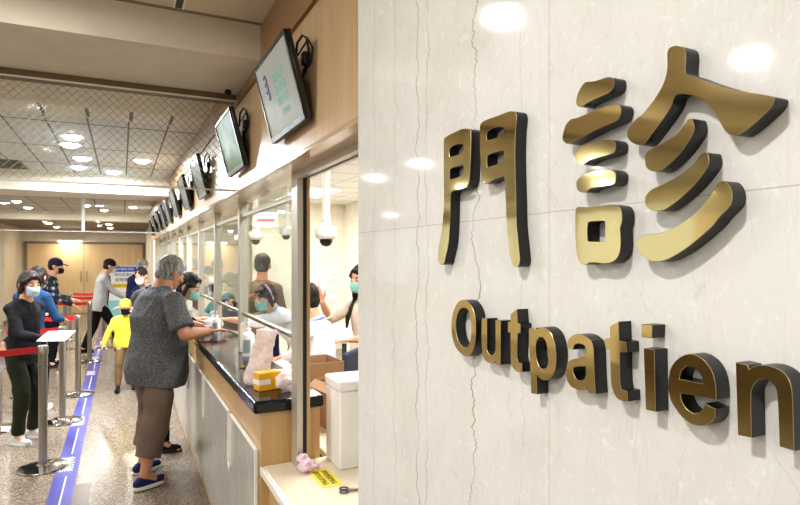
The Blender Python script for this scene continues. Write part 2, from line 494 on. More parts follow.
for i in range(7):  # unseen windows, added to let fill light into the hall
    y0 = -3.5 + i * 2.9
    o = struct('window_%d' % (i + 1), box(NB(), XL - .06, XL - .05, y0, y0 + 2.4, .9, 2.45), 'pane_glass')
    b = NB(); box(b, XL - .08, XL - .03, y0 + 1.18, y0 + 1.22, .9, 2.45); box(b, XL - .08, XL - .03, y0, y0 + 2.4, .9, .94); box(b, XL - .08, XL - .03, y0, y0 + 2.4, 2.41, 2.45); obj('window_frame', b, 'aluminium_frame', o)
b = box(NB(), XL - .1, -2.62, 17.1, Y_END, 0, ZC + .1)
struct('wall_corner', b, 'left_stone')
struct('wall_rear', box(NB(), XL, XW, -4.1, -4.0, 0, ZC + .1), 'left_stone')
struct('wall_far', box(NB(), -2.62, 3.4, Y_END, Y_END + .1, 0, ZC + .1), 'paint_cream')
struct('wall_column', box(NB(), .60, .98, 12.62, 13.4, 0, ZC), 'paint_cream')
struct('wall_passage', box(NB(), .66, .80, 13.4, Y_END, 0, ZC), 'paint_cream')
# ceilings and beams of the hall
def ceil(name, y0, y1, z, m): return struct(name, box(NB(), XL, XF + .02, y0, y1, z, z + .08), m)
ceil('ceiling', -4, 2.59, ZC, 'ceiling_tile_near')
struct('trim_5', box(NB(), XL, XF, 2.59, 3.28, 2.505, ZC + .08), 'beam_paint')
struct('trim_10', box(NB(), XL, XF, 3.28, 4.45, ZC - .012, ZC + .08), 'beam_paint')
struct('trim_11', box(NB(), XL, XF, 4.45, 4.81, ZC - .006, ZC + .08), 'white_paint')
ceil('ceiling.001', 4.81, 8.0, ZC, 'ceiling_tile_hall')
struct('trim_6', box(NB(), XL, XF, 8.0, 8.8, 2.43, ZC + .08), 'beam_paint')
ceil('ceiling.002', 8.8, 14.5, ZC, 'ceiling_tile_far')
struct('trim_7', box(NB(), XL, .66, 14.5, 14.9, 2.47, ZC + .08), 'beam_paint')
struct('ceiling.003', box(NB(), XL, .66, 14.9, Y_END, 2.50, ZC + .08), 'shaded_soffit')  # dark brown colour carries the shade of this soffit
# air slot in the near ceiling
t = thing('air_slot', 'short grey air slot at the edge of the near ceiling tiles', 'vent', (.21, 2.35, ZC))
obj('frame', box(box(NB(), -.022, -.014, -.26, .2, -.006, 0), .014, .022, -.26, .2, -.006, 0), 'edge_white', t)
obj('slot', box(NB(), -.014, .014, -.26, .2, -.003, 0), 'dark_grey', t)
for i, x in enumerate((-.50, -.22, .06, .33)):
    t = thing('air_slot', 'short dark air slot in the ceiling behind the wired glass, %s from left' % ('first', 'second', 'third', 'fourth')[i], 'vent', (x, 4.63, ZC - .006), 0, 'air slots behind the wired glass')
    obj('frame', box(box(NB(), -.02, -.013, -.14, .14, -.005, 0), .013, .02, -.14, .14, -.005, 0), 'edge_white', t)
    obj('slot', box(NB(), -.013, .013, -.14, .14, -.003, 0), 'dark_grey', t)
t = thing('return_grille', 'square grey air grille among the ceiling tiles at the left picture edge', 'vent', (-1.22, 7.55, ZC))
obj('frame', box(NB(), -.26, .26, -.34, .34, -.006, 0), 'rail_brown', t)
for j in range(16): obj('slat', box(NB(), -.24, .24, -.32 + j * .04, -.30 + j * .04, -.012, -.006), 'dark_grey', t)
def area(name, loc, size, power, col, parent=None, rot=(0, 0, 0), shape='DISK', sy=None):
    L = bpy.data.lights.new(name, 'AREA'); L.energy = power; L.shape = shape; L.size = size
    if sy: L.size_y = sy
    L.color = col
    o = bpy.data.objects.new(name, L); COL.objects.link(o); o.location = loc; o.rotation_euler = rot
    if parent is not None: o.parent = parent
    return o
# far doors
def far_door(n, x0, x1):
    o = struct('door_%d' % n, box(NB(), x0, x1, Y_END - .05, Y_END - .005, .01, 2.07), 'door_veneer', bevel=.004)
    h = NB(); xx = x1 - .07 if n == 1 else x0 + .07
    tube(h, [(xx, Y_END - .05, .95), (xx, Y_END - .1, .96), (xx, Y_END - .1, 1.24), (xx, Y_END - .05, 1.25)], .012)
    obj('door_handle', h, 'brushed_steel', o, smooth=True)
far_door(1, -2.46, -1.03); far_door(2, -1.02, .57)
b = NB(); box(b, -2.54, -2.46, Y_END - .08, Y_END, 0, 2.13); box(b, .57, .63, Y_END - .08, Y_END, 0, 2.13); box(b, -2.46, .57, Y_END - .08, Y_END, 2.07, 2.13)
struct('trim_8', b, 'rail_brown', bevel=.004)
t = thing('door_lamp', 'slim glowing lamp mounted over the far wooden doors', 'lamp', (-1.38, Y_END - .1, 2.14))
obj('housing', box(NB(), -.33, .33, -.03, .1, .02, .05), 'white_plastic', t, bevel=.005)
obj('tube', box(NB(), -.3, .3, -.04, .04, -.03, .02), 'tube_light', t, bevel=.01)
area('tube_glow', (0, -.25, -.06), .5, 9, (1, .93, .8), t, (math.radians(25), 0, 0), 'RECTANGLE', .1)
struct('baseboard_left', box(NB(), -2.64, -2.6, 17.1, Y_END - .08, 0, .09), 'rail_brown')
# office shell
struct('wall_office', box(NB(), 3.62, 3.74, -.6, 14.2, 0, 2.7), 'office_paint')
struct('wall_office_cross', box(NB(), 2.0, 3.62, 9.86, 9.98, 0, 2.7), 'office_paint')
struct('wall_office_far', box(NB(), .8, 3.62, 14.0, 14.1, 0, 2.7), 'office_paint')
struct('wall_office_near', box(NB(), .69, 3.62, -.7, -.6, 0, 2.7), 'office_paint')
struct('ceiling.004', box(NB(), .72, 3.74, -.7, 14.2, 2.6, 2.68), 'ceiling_tile_office')
struct('trim_9', box(NB(), 3.60, 3.62, -.6, 9.86, 2.29, 2.32), 'edge_white')
# ------------------------------------------------------------------ lights
WARM = (1.0, .97, .93); COOL = (.90, .95, 1.0)
def downlight(x, y, z, label, group, cool=False, k=1.0):
    t = thing('ceiling_downlight', label, 'ceiling light', (x, y, z), 0, group)
    obj('trim_ring', lathe(NB(), [(.072, 0), (.095, -.001), (.097, -.006), (.088, -.010), (.074, -.004), (.072, 0)], 24), 'white_plastic', t, smooth=True)
    obj('lamp_glass', lathe(NB(), [(.001, -.034), (.04, -.031), (.062, -.02), (.072, -.004), (.072, 0), (.001, 0)], 24), 'lamp_disc_cool' if cool else 'lamp_disc', t, smooth=True)
    area('lamp_light', (0, 0, -.04), .13, LAMP_W * k, COOL if cool else WARM, t)
    return t
G2 = 'round downlights in the tiled middle ceiling bay'
mid = [(-.38, 5.6, 'nearest and left of the group'), (-.42, 6.0, 'just behind the nearest'), (-.37, 6.75, 'in the middle of the row'), (-.44, 7.42, 'last and low by the beam'),
       (-.09, 7.66, 'small one beside the far beam'), (.19, 6.65, 'rightmost one near the fascia with screens')]
for x, y, s_ in mid: downlight(x, y, ZC, 'bright round downlight in the middle bay tiles, ' + s_, G2, True, 1.1)
for x, y, s_ in [(-1.7, 12.3, 'leftmost front'), (-1.7, 13.7, 'left rear'), (-.62, 12.65, 'centre front'), (-.34, 13.75, 'centre rear'), (.2, 12.7, 'right, nearest the screens')]:
    downlight(x, y, ZC, 'round downlight in the far ceiling bay, ' + s_, 'round downlights in the far ceiling bay', False, .8)
for x, y in [(-.5, 2.0), (-1.9, 1.85), (-.6, .3), (-1.9, -.6), (-.6, -1.8), (-3.4, 1.4), (-3.6, -1.4), (-1.9, 5.4), (-1.9, 6.6), (-3.6, 4.6), (-3.6, 7.0), (-2.9, 10.2), (-1.2, 10.6), (-4.6, 12.0), (-4.9, -.2), (-5.0, 5.8)]:
    downlight(x, y, ZC, 'round hall downlight outside the picture, mirrored in the polished wall', 'round downlights of the near hall', False, (.4 if x > -.7 and y > 1.5 else .72) if y < 3 else 1.0)
for x, y in [(-.3, 16.3), (-1.6, 16.3), (-.3, 18.2), (-1.6, 18.2)]:  # extra lights added to brighten the far doors
    downlight(x, y, 2.50, 'added fill downlight in the dropped shade-painted ceiling before the far doors', 'added fill downlights before the far doors', False, .55)
def office_panel(x, y, label):
    t = thing('ceiling_light_panel', label, 'ceiling light', (x, y, 2.6), 0, 'square light panels over the office')
    obj('frame', box(NB(), -.3, .3, -.6, .6, -.012, 0), 'white_plastic', t, bevel=.003)
    obj('diffuser', box(NB(), -.27, .27, -.57, .57, -.018, -.012), 'panel_light', t)
    area('panel_lamp', (0, 0, -.03), .5, PANEL_W, (1.0, .985, .955), t, shape='RECTANGLE', sy=1.1)
for x, y, s_ in [(1.3, 3.0, 'nearest the opening'), (2.6, 4.6, 'above the woman in beige'), (1.3, 6.0, 'above the dome cameras'), (2.5, 8.2, 'before the cream cross wall'), (1.3, 9.4, 'further down the room'), (1.3, 12.4, 'at the far end')]:
    office_panel(x, y, 'flat white light panel in the office ceiling, ' + s_)

# ------------------------------------------------------------------ smoke curtains
def curtain(y, panels, m, railtop, pole=None, lab=''):
    t = thing('smoke_curtain', lab, 'glass screen', (0, y, 0))
    for i, (x0, x1) in enumerate(panels):
        obj('glass_panel', box(NB(), x0 + .002, x1 - .002, -.004, .004, ZS + .004, railtop), m, t)
        obj('edge_strip', box(NB(), x0, x1, -.008, .008, ZS - .004, ZS + .004), 'aluminium_frame' if pole is None else 'white_plastic', t)
        if i: obj('joint_strip', box(NB(), x0 - .003, x0 + .003, -.006, .006, ZS, railtop), 'rail_brown', t)
    obj('top_rail', box(NB(), panels[-1][0], panels[0][1], -.04, .04, railtop, railtop + .035), 'rail_brown', t)
    obj('rail_lip', box(NB(), panels[-1][0], panels[0][1], -.046, -.04, railtop - .004, railtop + .004), 'edge_white', t)
    if pole is not None:
        obj('support_pole', box(NB(), pole - .02, pole + .02, -.02, .02, ZS, railtop), 'white_plastic', t, bevel=.004)
    return t
curtain(3.235, [(.4335, .554), (-1.1, .4335), (-2.65, -1.1), (-4.2, -2.65), (-5.98, -4.2)], 'wired_glass', 2.47, None, 'wired glass smoke curtain hanging under the near ceiling beam on a brown rail')
curtain(8.93, [(-.474, .554), (-2.0, -.474), (-3.5, -2.0), (-5.98, -3.5)], 'clear_glass', 2.625, -.474, 'clear glass smoke curtain with a white bottom edge and pole, further down the hall')
t = thing('small_pendant_knob', 'little dark sensor knob at the rail end beside the second screen', 'sensor', (.50, 3.12, 2.505))
obj('knob', lathe(NB(), [(.001, -.03), (.012, -.028), (.018, -.015), (.014, 0), (.001, 0)], 14), 'black_plastic', t, smooth=True)

# ------------------------------------------------------------------ glass partition
MY = [2.425, 3.78, 4.86, 5.95, 7.03, 8.11, 9.2, 10.28, 11.36, 12.55]
t = thing('window_post', 'tall aluminium post with a black rubber gasket standing on the beige desk', 'post', (XG, 2.42, .75))
obj('profile', box(NB(), -.05, -.024, -.09, -.001, 0, ZS - .012 - .75), 'aluminium_frame', t, bevel=.002)
obj('gasket', box(NB(), -.024, -.010, -.093, -.001, 0, ZS - .012 - .75), 'black_rubber', t)
obj('inner_profile', box(NB(), -.010, .006, -.09, -.001, 0, ZS - .012 - .75), 'counter_wood', t, bevel=.002)
t = thing('header_track', 'black and silver sliding track under the soffit beside the pillar', 'track', (XG, 1.192, ZS - .012))
obj('profile', box(NB(), -.05, -.024, 0, 1.135, -.028, 0), 'aluminium_frame', t)
obj('gasket', box(NB(), -.024, -.010, 0, 1.135, -.02, 0), 'black_rubber', t)
obj('inner_profile', box(NB(), -.010, .006, 0, 1.135, -.028, 0), 'aluminium_frame', t)
for i in range(len(MY)):
    if i:
        o = obj('partition_mullion', box(NB(), XG - .028, XG + .028, MY[i] - .028, MY[i] + .028, 1.026, ZS - .012), 'aluminium_frame', bevel=.003)
        tag(o, 'silver upright of the glass partition, number %d counting away from the gasketed post' % i, 'mullion', 'uprights of the glass partition')
NTH = ['first', 'second', 'third', 'fourth', 'fifth', 'sixth', 'seventh', 'eighth', 'ninth']
for i in range(len(MY) - 1):
    y0, y1 = MY[i] + .03, MY[i + 1] - .03
    if i == 0: y0 = MY[0] + .001
    t = thing('partition_window', 'glass service window with steel rails, %s pane from the gasketed post' % NTH[i], 'window pane', (XG, (y0 + y1) / 2, 1.27), 0, 'panes of the glass partition')
    L = (y1 - y0) / 2
    obj('pane', box(NB(), -.003, .003, -L, L, .012, .615), 'pane_glass', t)
    obj('lower_rail', box(NB(), -.012, .012, -L, L, -.008, .012), 'brushed_steel', t, bevel=.002)
    obj('upper_rail', box(NB(), -.015, .015, -L, L, .615, .64), 'aluminium_frame', t, bevel=.002)
    obj('transom_pane', box(NB(), -.003, .003, -L, L, .64, ZS - .013 - 1.27), 'pane_glass', t)

# ------------------------------------------------------------------ service counter
SL = [2.45, 3.15, 4.24, 5.33, 6.42, 7.51, 8.6, 9.69, 10.78, 11.87, 12.6]
def counter_unit(L):
    t = thing('counter_unit', '', 'counter', (.516, 0, 0), 0, 'wood and grey base units under the black counter')
    obj('carcass', box(NB(), .012, .27, .001, L - .001, .0, .971), 'counter_wood', t)
    pn = NB()
    g = .036
    # stepped grey panel: full width low down, narrower above so that a wooden slot shows
    pts = [(0, .06), (L, .06), (L, .50), (L - g, .54), (L - g, .805), (g, .805), (g, .54), (0, .50)]
    f = [pn.verts.new((0.0, y, z)) for y, z in pts]; k = [pn.verts.new((.012, y, z)) for y, z in pts]
    pn.faces.new(f); pn.faces.new(k[::-1])
    for i in range(len(pts)): pn.faces.new((f[i], f[(i + 1) % 8], k[(i + 1) % 8], k[i]))
    obj('grey_panel', pn, 'grey_panel', t)
    e = NB()
    tube(e, [(-.001, 0.010, .507), (-.001, g, .54), (-.001, g, .805), (-.001, L - g, .805), (-.001, L - g, .54), (-.001, L - .010, .507)], .0085, 6)
    obj('edge_bead', e, 'edge_white', t)
    obj('plinth', box(NB(), .03, .27, 0, L, 0, .06), 'rail_brown', t)
    return t
cu0 = None
for i in range(10):
    L = SL[i + 1] - SL[i]
    if i in (0, 9) or cu0 is None: u = counter_unit(L); cu0 = u if i == 1 else cu0
    else: u = dup(cu0, (0, 0, 0))
    u.location = (.516, SL[i], 0)
    u['label'] = 'tan wood counter base with white-edged grey panel, %s unit from the open near end' % (NTH + ['tenth'])[i]
b = box(NB(), .493, .80, 2.425, 12.6, .972, 1.025)
tag(obj('countertop', b, 'black_granite', bevel=.012, seg=3), 'long polished black countertop running under the glass partition', 'countertop')
# near beige desk
t = thing('reception_desk', 'low beige desk with a rounded white edge beside the pillar', 'desk', (0, 0, 0))
obj('desk_top', box(NB(), .528, 1.16, 1.2, 2.449, .715, .75), 'desk_beige', t, bevel=.015, seg=4)
obj('edge_band', box(NB(), .522, .536, 1.2, 2.449, .711, .747), 'desk_edge', t, bevel=.006)
obj('side_panel', box(NB(), .56, .58, 1.2, 2.448, 0, .714), 'counter_wood', t)
obj('inner_panel', box(NB(), 1.1, 1.12, 1.2, 2.448, 0, .714), 'counter_wood', t)
# staff desk behind the counter
t = thing('staff_desk', 'long pale staff desk behind the service counter', 'desk', (0, 0, 0))
obj('desk_top', box(NB(), .83, 1.16, 2.47, 12.4, .71, .745), 'desk_beige', t, bevel=.006)
for y in (2.6, 5, 7.4, 9.8, 12.2): obj('leg', box(NB(), .9, 1.1, y - .015, y + .015, 0, .71), 'white_plastic', t)
t = thing('back_desk', 'white side desk behind the man in the white coat', 'desk', (2.4, 6.6, 0))
obj('desk_top', box(NB(), -.3, .5, -.8, .8, .72, .75), 'white_paint', t, bevel=.005)
for sx, sy in ((-.25, -.75), (-.25, .75), (.45, -.75), (.45, .75)): obj('leg', box(NB(), sx - .02, sx + .02, sy - .02, sy + .02, 0, .72), 'dark_grey', t)

# ------------------------------------------------------------------ gold sign lettering on the marble wall
SIGN={
'men_l':[[(0.7819,1.7289),(0.7825,1.7567),(0.7825,1.7845),(0.7819,1.8052),(0.7726,1.8096),(0.7488,1.8112),(0.7285,1.8119),(0.7163,1.8099),(0.7081,1.8067),(0.7044,1.8011),(0.7053,1.7718),(0.7081,1.7363),(0.7124,1.7278),(0.7211,1.7236),(0.7436,1.7234),(0.7566,1.7229),(0.7619,1.7167),(0.7629,1.6922),(0.7656,1.6569),(0.7699,1.6379),(0.7764,1.6242),(0.7819,1.6131),(0.7920,1.6111),(0.7994,1.6158),(0.8011,1.6243),(0.7977,1.6412),(0.7909,1.6579),(0.7853,1.6800),(0.7819,1.7075)],[(0.7656,1.7817),(0.7645,1.7876),(0.7566,1.7911),(0.7436,1.7920),(0.7285,1.7898),(0.7256,1.7869),(0.7265,1.7805),(0.7335,1.7770),(0.7488,1.7757),(0.7645,1.7761)],[(0.7640,1.7419),(0.7640,1.7569),(0.7566,1.7586),(0.7246,1.7580),(0.7246,1.7501),(0.7295,1.7442),(0.7436,1.7418),(0.7635,1.7416)]],
'men_r':[[(0.6814,1.8053),(0.6747,1.8109),(0.6596,1.8118),(0.6388,1.8113),(0.6228,1.8115),(0.6112,1.8111),(0.6018,1.8081),(0.5981,1.8029),(0.5978,1.7949),(0.6000,1.7817),(0.6011,1.7547),(0.6007,1.7319),(0.6000,1.7143),(0.5989,1.6915),(0.5981,1.6665),(0.5956,1.6483),(0.5927,1.6302),(0.5912,1.6189),(0.5934,1.6121),(0.5981,1.6098),(0.6056,1.6120),(0.6105,1.6189),(0.6132,1.6281),(0.6158,1.6443),(0.6189,1.6630),(0.6205,1.6887),(0.6228,1.7169),(0.6240,1.7234),(0.6248,1.7286),(0.6470,1.7274),(0.6596,1.7241),(0.6704,1.7241),(0.6770,1.7274),(0.6787,1.7425),(0.6810,1.7678)],[(0.6647,1.7833),(0.6639,1.7932),(0.6553,1.7963),(0.6428,1.7969),(0.6268,1.7941),(0.6244,1.7901),(0.6268,1.7859),(0.6388,1.7828),(0.6532,1.7826)],[(0.6639,1.7478),(0.6639,1.7613),(0.6532,1.7632),(0.6248,1.7632),(0.6248,1.7551),(0.6287,1.7498),(0.6408,1.7469),(0.6596,1.7462)]],
'zh1':[[(0.4797,1.8106),(0.4743,1.8113),(0.4639,1.8088),(0.4554,1.8085),(0.4455,1.8080),(0.4399,1.8061),(0.4372,1.8032),(0.4364,1.7981),(0.4383,1.7938),(0.4439,1.7910),(0.4537,1.7902),(0.4656,1.7890),(0.4743,1.7880),(0.4806,1.7863),(0.4860,1.7869),(0.4902,1.7899),(0.4910,1.7953),(0.4887,1.8019),(0.4842,1.8072)]],
'zh2':[[(0.5106,1.7664),(0.5066,1.7724),(0.4991,1.7761),(0.4887,1.7758),(0.4691,1.7771),(0.4521,1.7782),(0.4375,1.7779),(0.4305,1.7759),(0.4274,1.7718),(0.4277,1.7659),(0.4313,1.7607),(0.4407,1.7591),(0.4596,1.7568),(0.4691,1.7550),(0.4868,1.7516),(0.5008,1.7496),(0.5070,1.7503),(0.5126,1.7555),(0.5127,1.7612)]],
'zh3':[[(0.4892,1.7406),(0.4823,1.7435),(0.4690,1.7440),(0.4562,1.7444),(0.4459,1.7435),(0.4379,1.7413),(0.4345,1.7373),(0.4343,1.7320),(0.4369,1.7287),(0.4459,1.7271),(0.4583,1.7268),(0.4712,1.7256),(0.4790,1.7231),(0.4857,1.7236),(0.4910,1.7278),(0.4922,1.7346)]],
'zh4':[[(0.4892,1.7071),(0.4835,1.7104),(0.4712,1.7128),(0.4562,1.7128),(0.4439,1.7122),(0.4379,1.7102),(0.4343,1.7064),(0.4343,1.7003),(0.4363,1.6968),(0.4419,1.6955),(0.4562,1.6960),(0.4690,1.6951),(0.4767,1.6922),(0.4857,1.6936),(0.4896,1.6973),(0.4908,1.7032)]],
'zh5':[[(0.4912,1.6758),(0.4873,1.6773),(0.4745,1.6757),(0.4598,1.6756),(0.4457,1.6760),(0.4344,1.6747),(0.4289,1.6717),(0.4261,1.6656),(0.4261,1.6572),(0.4283,1.6505),(0.4278,1.6420),(0.4278,1.6319),(0.4300,1.6243),(0.4344,1.6192),(0.4412,1.6162),(0.4515,1.6153),(0.4610,1.6161),(0.4696,1.6161),(0.4758,1.6140),(0.4821,1.6145),(0.4878,1.6191),(0.4904,1.6275),(0.4920,1.6405),(0.4925,1.6591),(0.4925,1.6703)],[(0.4733,1.6400),(0.4738,1.6508),(0.4730,1.6581),(0.4708,1.6597),(0.4610,1.6599),(0.4499,1.6594),(0.4485,1.6576),(0.4485,1.6392),(0.4499,1.6382),(0.4715,1.6388)]],
'zh6':[[(0.3728,1.8095),(0.3705,1.8137),(0.3646,1.8136),(0.3578,1.8105),(0.3540,1.8063),(0.3529,1.7992),(0.3534,1.7857),(0.3468,1.7813),(0.3320,1.7720),(0.3161,1.7630),(0.3010,1.7555),(0.2868,1.7497),(0.2766,1.7449),(0.2757,1.7421),(0.2783,1.7368),(0.2851,1.7316),(0.2938,1.7257),(0.3038,1.7210),(0.3113,1.7226),(0.3161,1.7266),(0.3200,1.7338),(0.3249,1.7432),(0.3320,1.7533),(0.3425,1.7615),(0.3522,1.7663),(0.3619,1.7688),(0.3658,1.7654),(0.3681,1.7600),(0.3752,1.7516),(0.3886,1.7391),(0.3975,1.7314),(0.4027,1.7302),(0.4106,1.7327),(0.4174,1.7382),(0.4196,1.7441),(0.4174,1.7501),(0.4093,1.7560),(0.4001,1.7603),(0.3886,1.7691),(0.3800,1.7781),(0.3752,1.7860),(0.3728,1.7954)]],
'zh7':[[(0.3977,1.7150),(0.3977,1.7200),(0.3934,1.7233),(0.3839,1.7256),(0.3724,1.7293),(0.3625,1.7331),(0.3550,1.7400),(0.3508,1.7437),(0.3470,1.7434),(0.3454,1.7398),(0.3446,1.7332),(0.3476,1.7275),(0.3528,1.7211),(0.3603,1.7139),(0.3702,1.7070),(0.3781,1.7029),(0.3862,1.7023),(0.3934,1.7049),(0.3970,1.7094)]],
'zh8':[[(0.3977,1.6752),(0.3970,1.6801),(0.3910,1.6854),(0.3792,1.6890),(0.3657,1.6931),(0.3539,1.6981),(0.3446,1.7041),(0.3395,1.7097),(0.3355,1.7117),(0.3322,1.7106),(0.3306,1.7047),(0.3316,1.6995),(0.3365,1.6930),(0.3446,1.6850),(0.3550,1.6769),(0.3668,1.6696),(0.3769,1.6652),(0.3862,1.6655),(0.3934,1.6678),(0.3968,1.6715)]],
'zh9':[[(0.4073,1.6334),(0.4057,1.6401),(0.3979,1.6431),(0.3809,1.6443),(0.3679,1.6474),(0.3556,1.6532),(0.3437,1.6606),(0.3342,1.6684),(0.3286,1.6755),(0.3240,1.6826),(0.3196,1.6851),(0.3152,1.6840),(0.3112,1.6787),(0.3096,1.6720),(0.3105,1.6655),(0.3134,1.6617),(0.3205,1.6556),(0.3268,1.6485),(0.3379,1.6396),(0.3496,1.6313),(0.3617,1.6244),(0.3743,1.6190),(0.3853,1.6175),(0.3944,1.6195),(0.4014,1.6237),(0.4057,1.6286)]],
'O':[[(0.7594,1.5125),(0.7584,1.5270),(0.7524,1.5420),(0.7409,1.5547),(0.7276,1.5599),(0.7145,1.5588),(0.7019,1.5517),(0.6944,1.5399),(0.6916,1.5222),(0.6928,1.5063),(0.6977,1.4921),(0.7061,1.4823),(0.7167,1.4779),(0.7298,1.4794),(0.7455,1.4866),(0.7547,1.4974)],[(0.7464,1.5186),(0.7432,1.5344),(0.7355,1.5445),(0.7254,1.5483),(0.7154,1.5473),(0.7082,1.5410),(0.7040,1.5254),(0.7040,1.5094),(0.7082,1.4987),(0.7145,1.4916),(0.7254,1.4910),(0.7364,1.4961),(0.7432,1.5047)]],
'u':[[(0.6768,1.5375),(0.6640,1.5382),(0.6640,1.4957),(0.6601,1.4904),(0.6526,1.4894),(0.6463,1.4929),(0.6441,1.4996),(0.6441,1.5379),(0.6319,1.5382),(0.6326,1.4798),(0.6427,1.4781),(0.6427,1.4832),(0.6508,1.4789),(0.6640,1.4783),(0.6717,1.4826),(0.6756,1.4897),(0.6776,1.5104)]],
't':[[(0.6108,1.5492),(0.5974,1.5563),(0.5957,1.5389),(0.5900,1.5384),(0.5900,1.5272),(0.5957,1.5259),(0.5968,1.4965),(0.5945,1.4891),(0.5866,1.4894),(0.5866,1.4782),(0.5979,1.4769),(0.6061,1.4809),(0.6102,1.4891),(0.6108,1.5248),(0.6161,1.5249),(0.6161,1.5379),(0.6108,1.5392)]],
'p':[[(0.5732,1.5345),(0.5602,1.5365),(0.5589,1.5339),(0.5513,1.5384),(0.5416,1.5379),(0.5321,1.5327),(0.5260,1.5220),(0.5235,1.5100),(0.5244,1.4954),(0.5290,1.4853),(0.5368,1.4783),(0.5464,1.4758),(0.5546,1.4775),(0.5586,1.4800),(0.5579,1.4564),(0.5690,1.4552),(0.5704,1.4855),(0.5725,1.5115)],[(0.5602,1.5089),(0.5589,1.5199),(0.5536,1.5259),(0.5471,1.5267),(0.5416,1.5221),(0.5384,1.5120),(0.5375,1.4995),(0.5400,1.4918),(0.5464,1.4886),(0.5536,1.4905),(0.5579,1.4974)]],
'a':[[(0.5060,1.5207),(0.5037,1.5290),(0.4965,1.5348),(0.4882,1.5374),(0.4773,1.5366),(0.4681,1.5325),(0.4650,1.5244),(0.4642,1.5093),(0.4629,1.4888),(0.4616,1.4771),(0.4720,1.4759),(0.4738,1.4809),(0.4786,1.4780),(0.4882,1.4760),(0.4994,1.4777),(0.5060,1.4835),(0.5072,1.4943),(0.5051,1.5027),(0.4980,1.5078),(0.4854,1.5118),(0.4760,1.5161),(0.4754,1.5220),(0.4786,1.5263),(0.4868,1.5272),(0.4937,1.5247),(0.4960,1.5191)],[(0.4957,1.4943),(0.4951,1.4994),(0.4896,1.5013),(0.4765,1.5039),(0.4760,1.4959),(0.4786,1.4896),(0.4854,1.4868),(0.4918,1.4881)]],
't2':[[(0.4421,1.5508),(0.4305,1.5568),(0.4296,1.5378),(0.4207,1.5372),(0.4201,1.5271),(0.4291,1.5258),(0.4285,1.4962),(0.4268,1.4889),(0.4193,1.4889),(0.4185,1.4787),(0.4249,1.4773),(0.4325,1.4789),(0.4377,1.4845),(0.4406,1.4950),(0.4421,1.5272),(0.4480,1.5275),(0.4489,1.5369),(0.4421,1.5384)]],
'idot':[[(0.4020,1.5571),(0.3892,1.5573),(0.3897,1.5449),(0.4020,1.5445)]],
'i':[[(0.3994,1.5343),(0.3868,1.5346),(0.3855,1.4762),(0.3968,1.4756)]],
'e':[[(0.3718,1.5038),(0.3694,1.5188),(0.3622,1.5293),(0.3517,1.5356),(0.3426,1.5358),(0.3339,1.5318),(0.3275,1.5241),(0.3244,1.5131),(0.3238,1.5013),(0.3426,1.5006),(0.3586,1.4992),(0.3574,1.4933),(0.3528,1.4873),(0.3460,1.4845),(0.3393,1.4869),(0.3356,1.4923),(0.3350,1.4957),(0.3244,1.4933),(0.3254,1.4859),(0.3307,1.4792),(0.3393,1.4750),(0.3494,1.4750),(0.3598,1.4805),(0.3682,1.4899),(0.3711,1.4976)],[(0.3598,1.5123),(0.3574,1.5199),(0.3528,1.5247),(0.3460,1.5253),(0.3404,1.5222),(0.3371,1.5165),(0.3365,1.5123),(0.3471,1.5122),(0.3591,1.5120)]],
'n':[[(0.3069,1.5356),(0.2968,1.5350),(0.2955,1.5319),(0.2921,1.5343),(0.2867,1.5367),(0.2779,1.5372),(0.2693,1.5343),(0.2644,1.5284),(0.2624,1.5185),(0.2611,1.4767),(0.2719,1.4769),(0.2731,1.5093),(0.2744,1.5204),(0.2787,1.5256),(0.2831,1.5262),(0.2885,1.5241),(0.2925,1.5185),(0.2940,1.5119),(0.2936,1.4775),(0.3050,1.4765)]]}

def smooth_loop(pts, sub=5, sharp=48):
    n = len(pts); out = []
    def corner(i):
        a = Vector(pts[i - 1]); b_ = Vector(pts[i]); c = Vector(pts[(i + 1) % n])
        u, v = (b_ - a), (c - b_)
        return math.degrees(u.angle(v)) > sharp
    cs = [corner(i) for i in range(n)]
    for i in range(n):
        p0, p1, p2, p3 = Vector(pts[i - 1]), Vector(pts[i]), Vector(pts[(i + 1) % n]), Vector(pts[(i + 2) % n])
        m1 = (p2 - p0) / 2 if not cs[i] else (p2 - p1)
        m2 = (p3 - p1) / 2 if not cs[(i + 1) % n] else (p2 - p1)
        L = (p2 - p1).length
        for m_ in (m1, m2):
            if m_.length > 1.3 * L: m_ *= 1.3 * L / m_.length
        for k in range(sub):
            s_ = k / sub
            h00 = 2 * s_ ** 3 - 3 * s_ ** 2 + 1; h10 = s_ ** 3 - 2 * s_ ** 2 + s_; h01 = -2 * s_ ** 3 + 3 * s_ ** 2; h11 = s_ ** 3 - s_ ** 2
            out.append(h00 * p1 + h10 * m1 + h01 * p2 + h11 * m2)
    return out
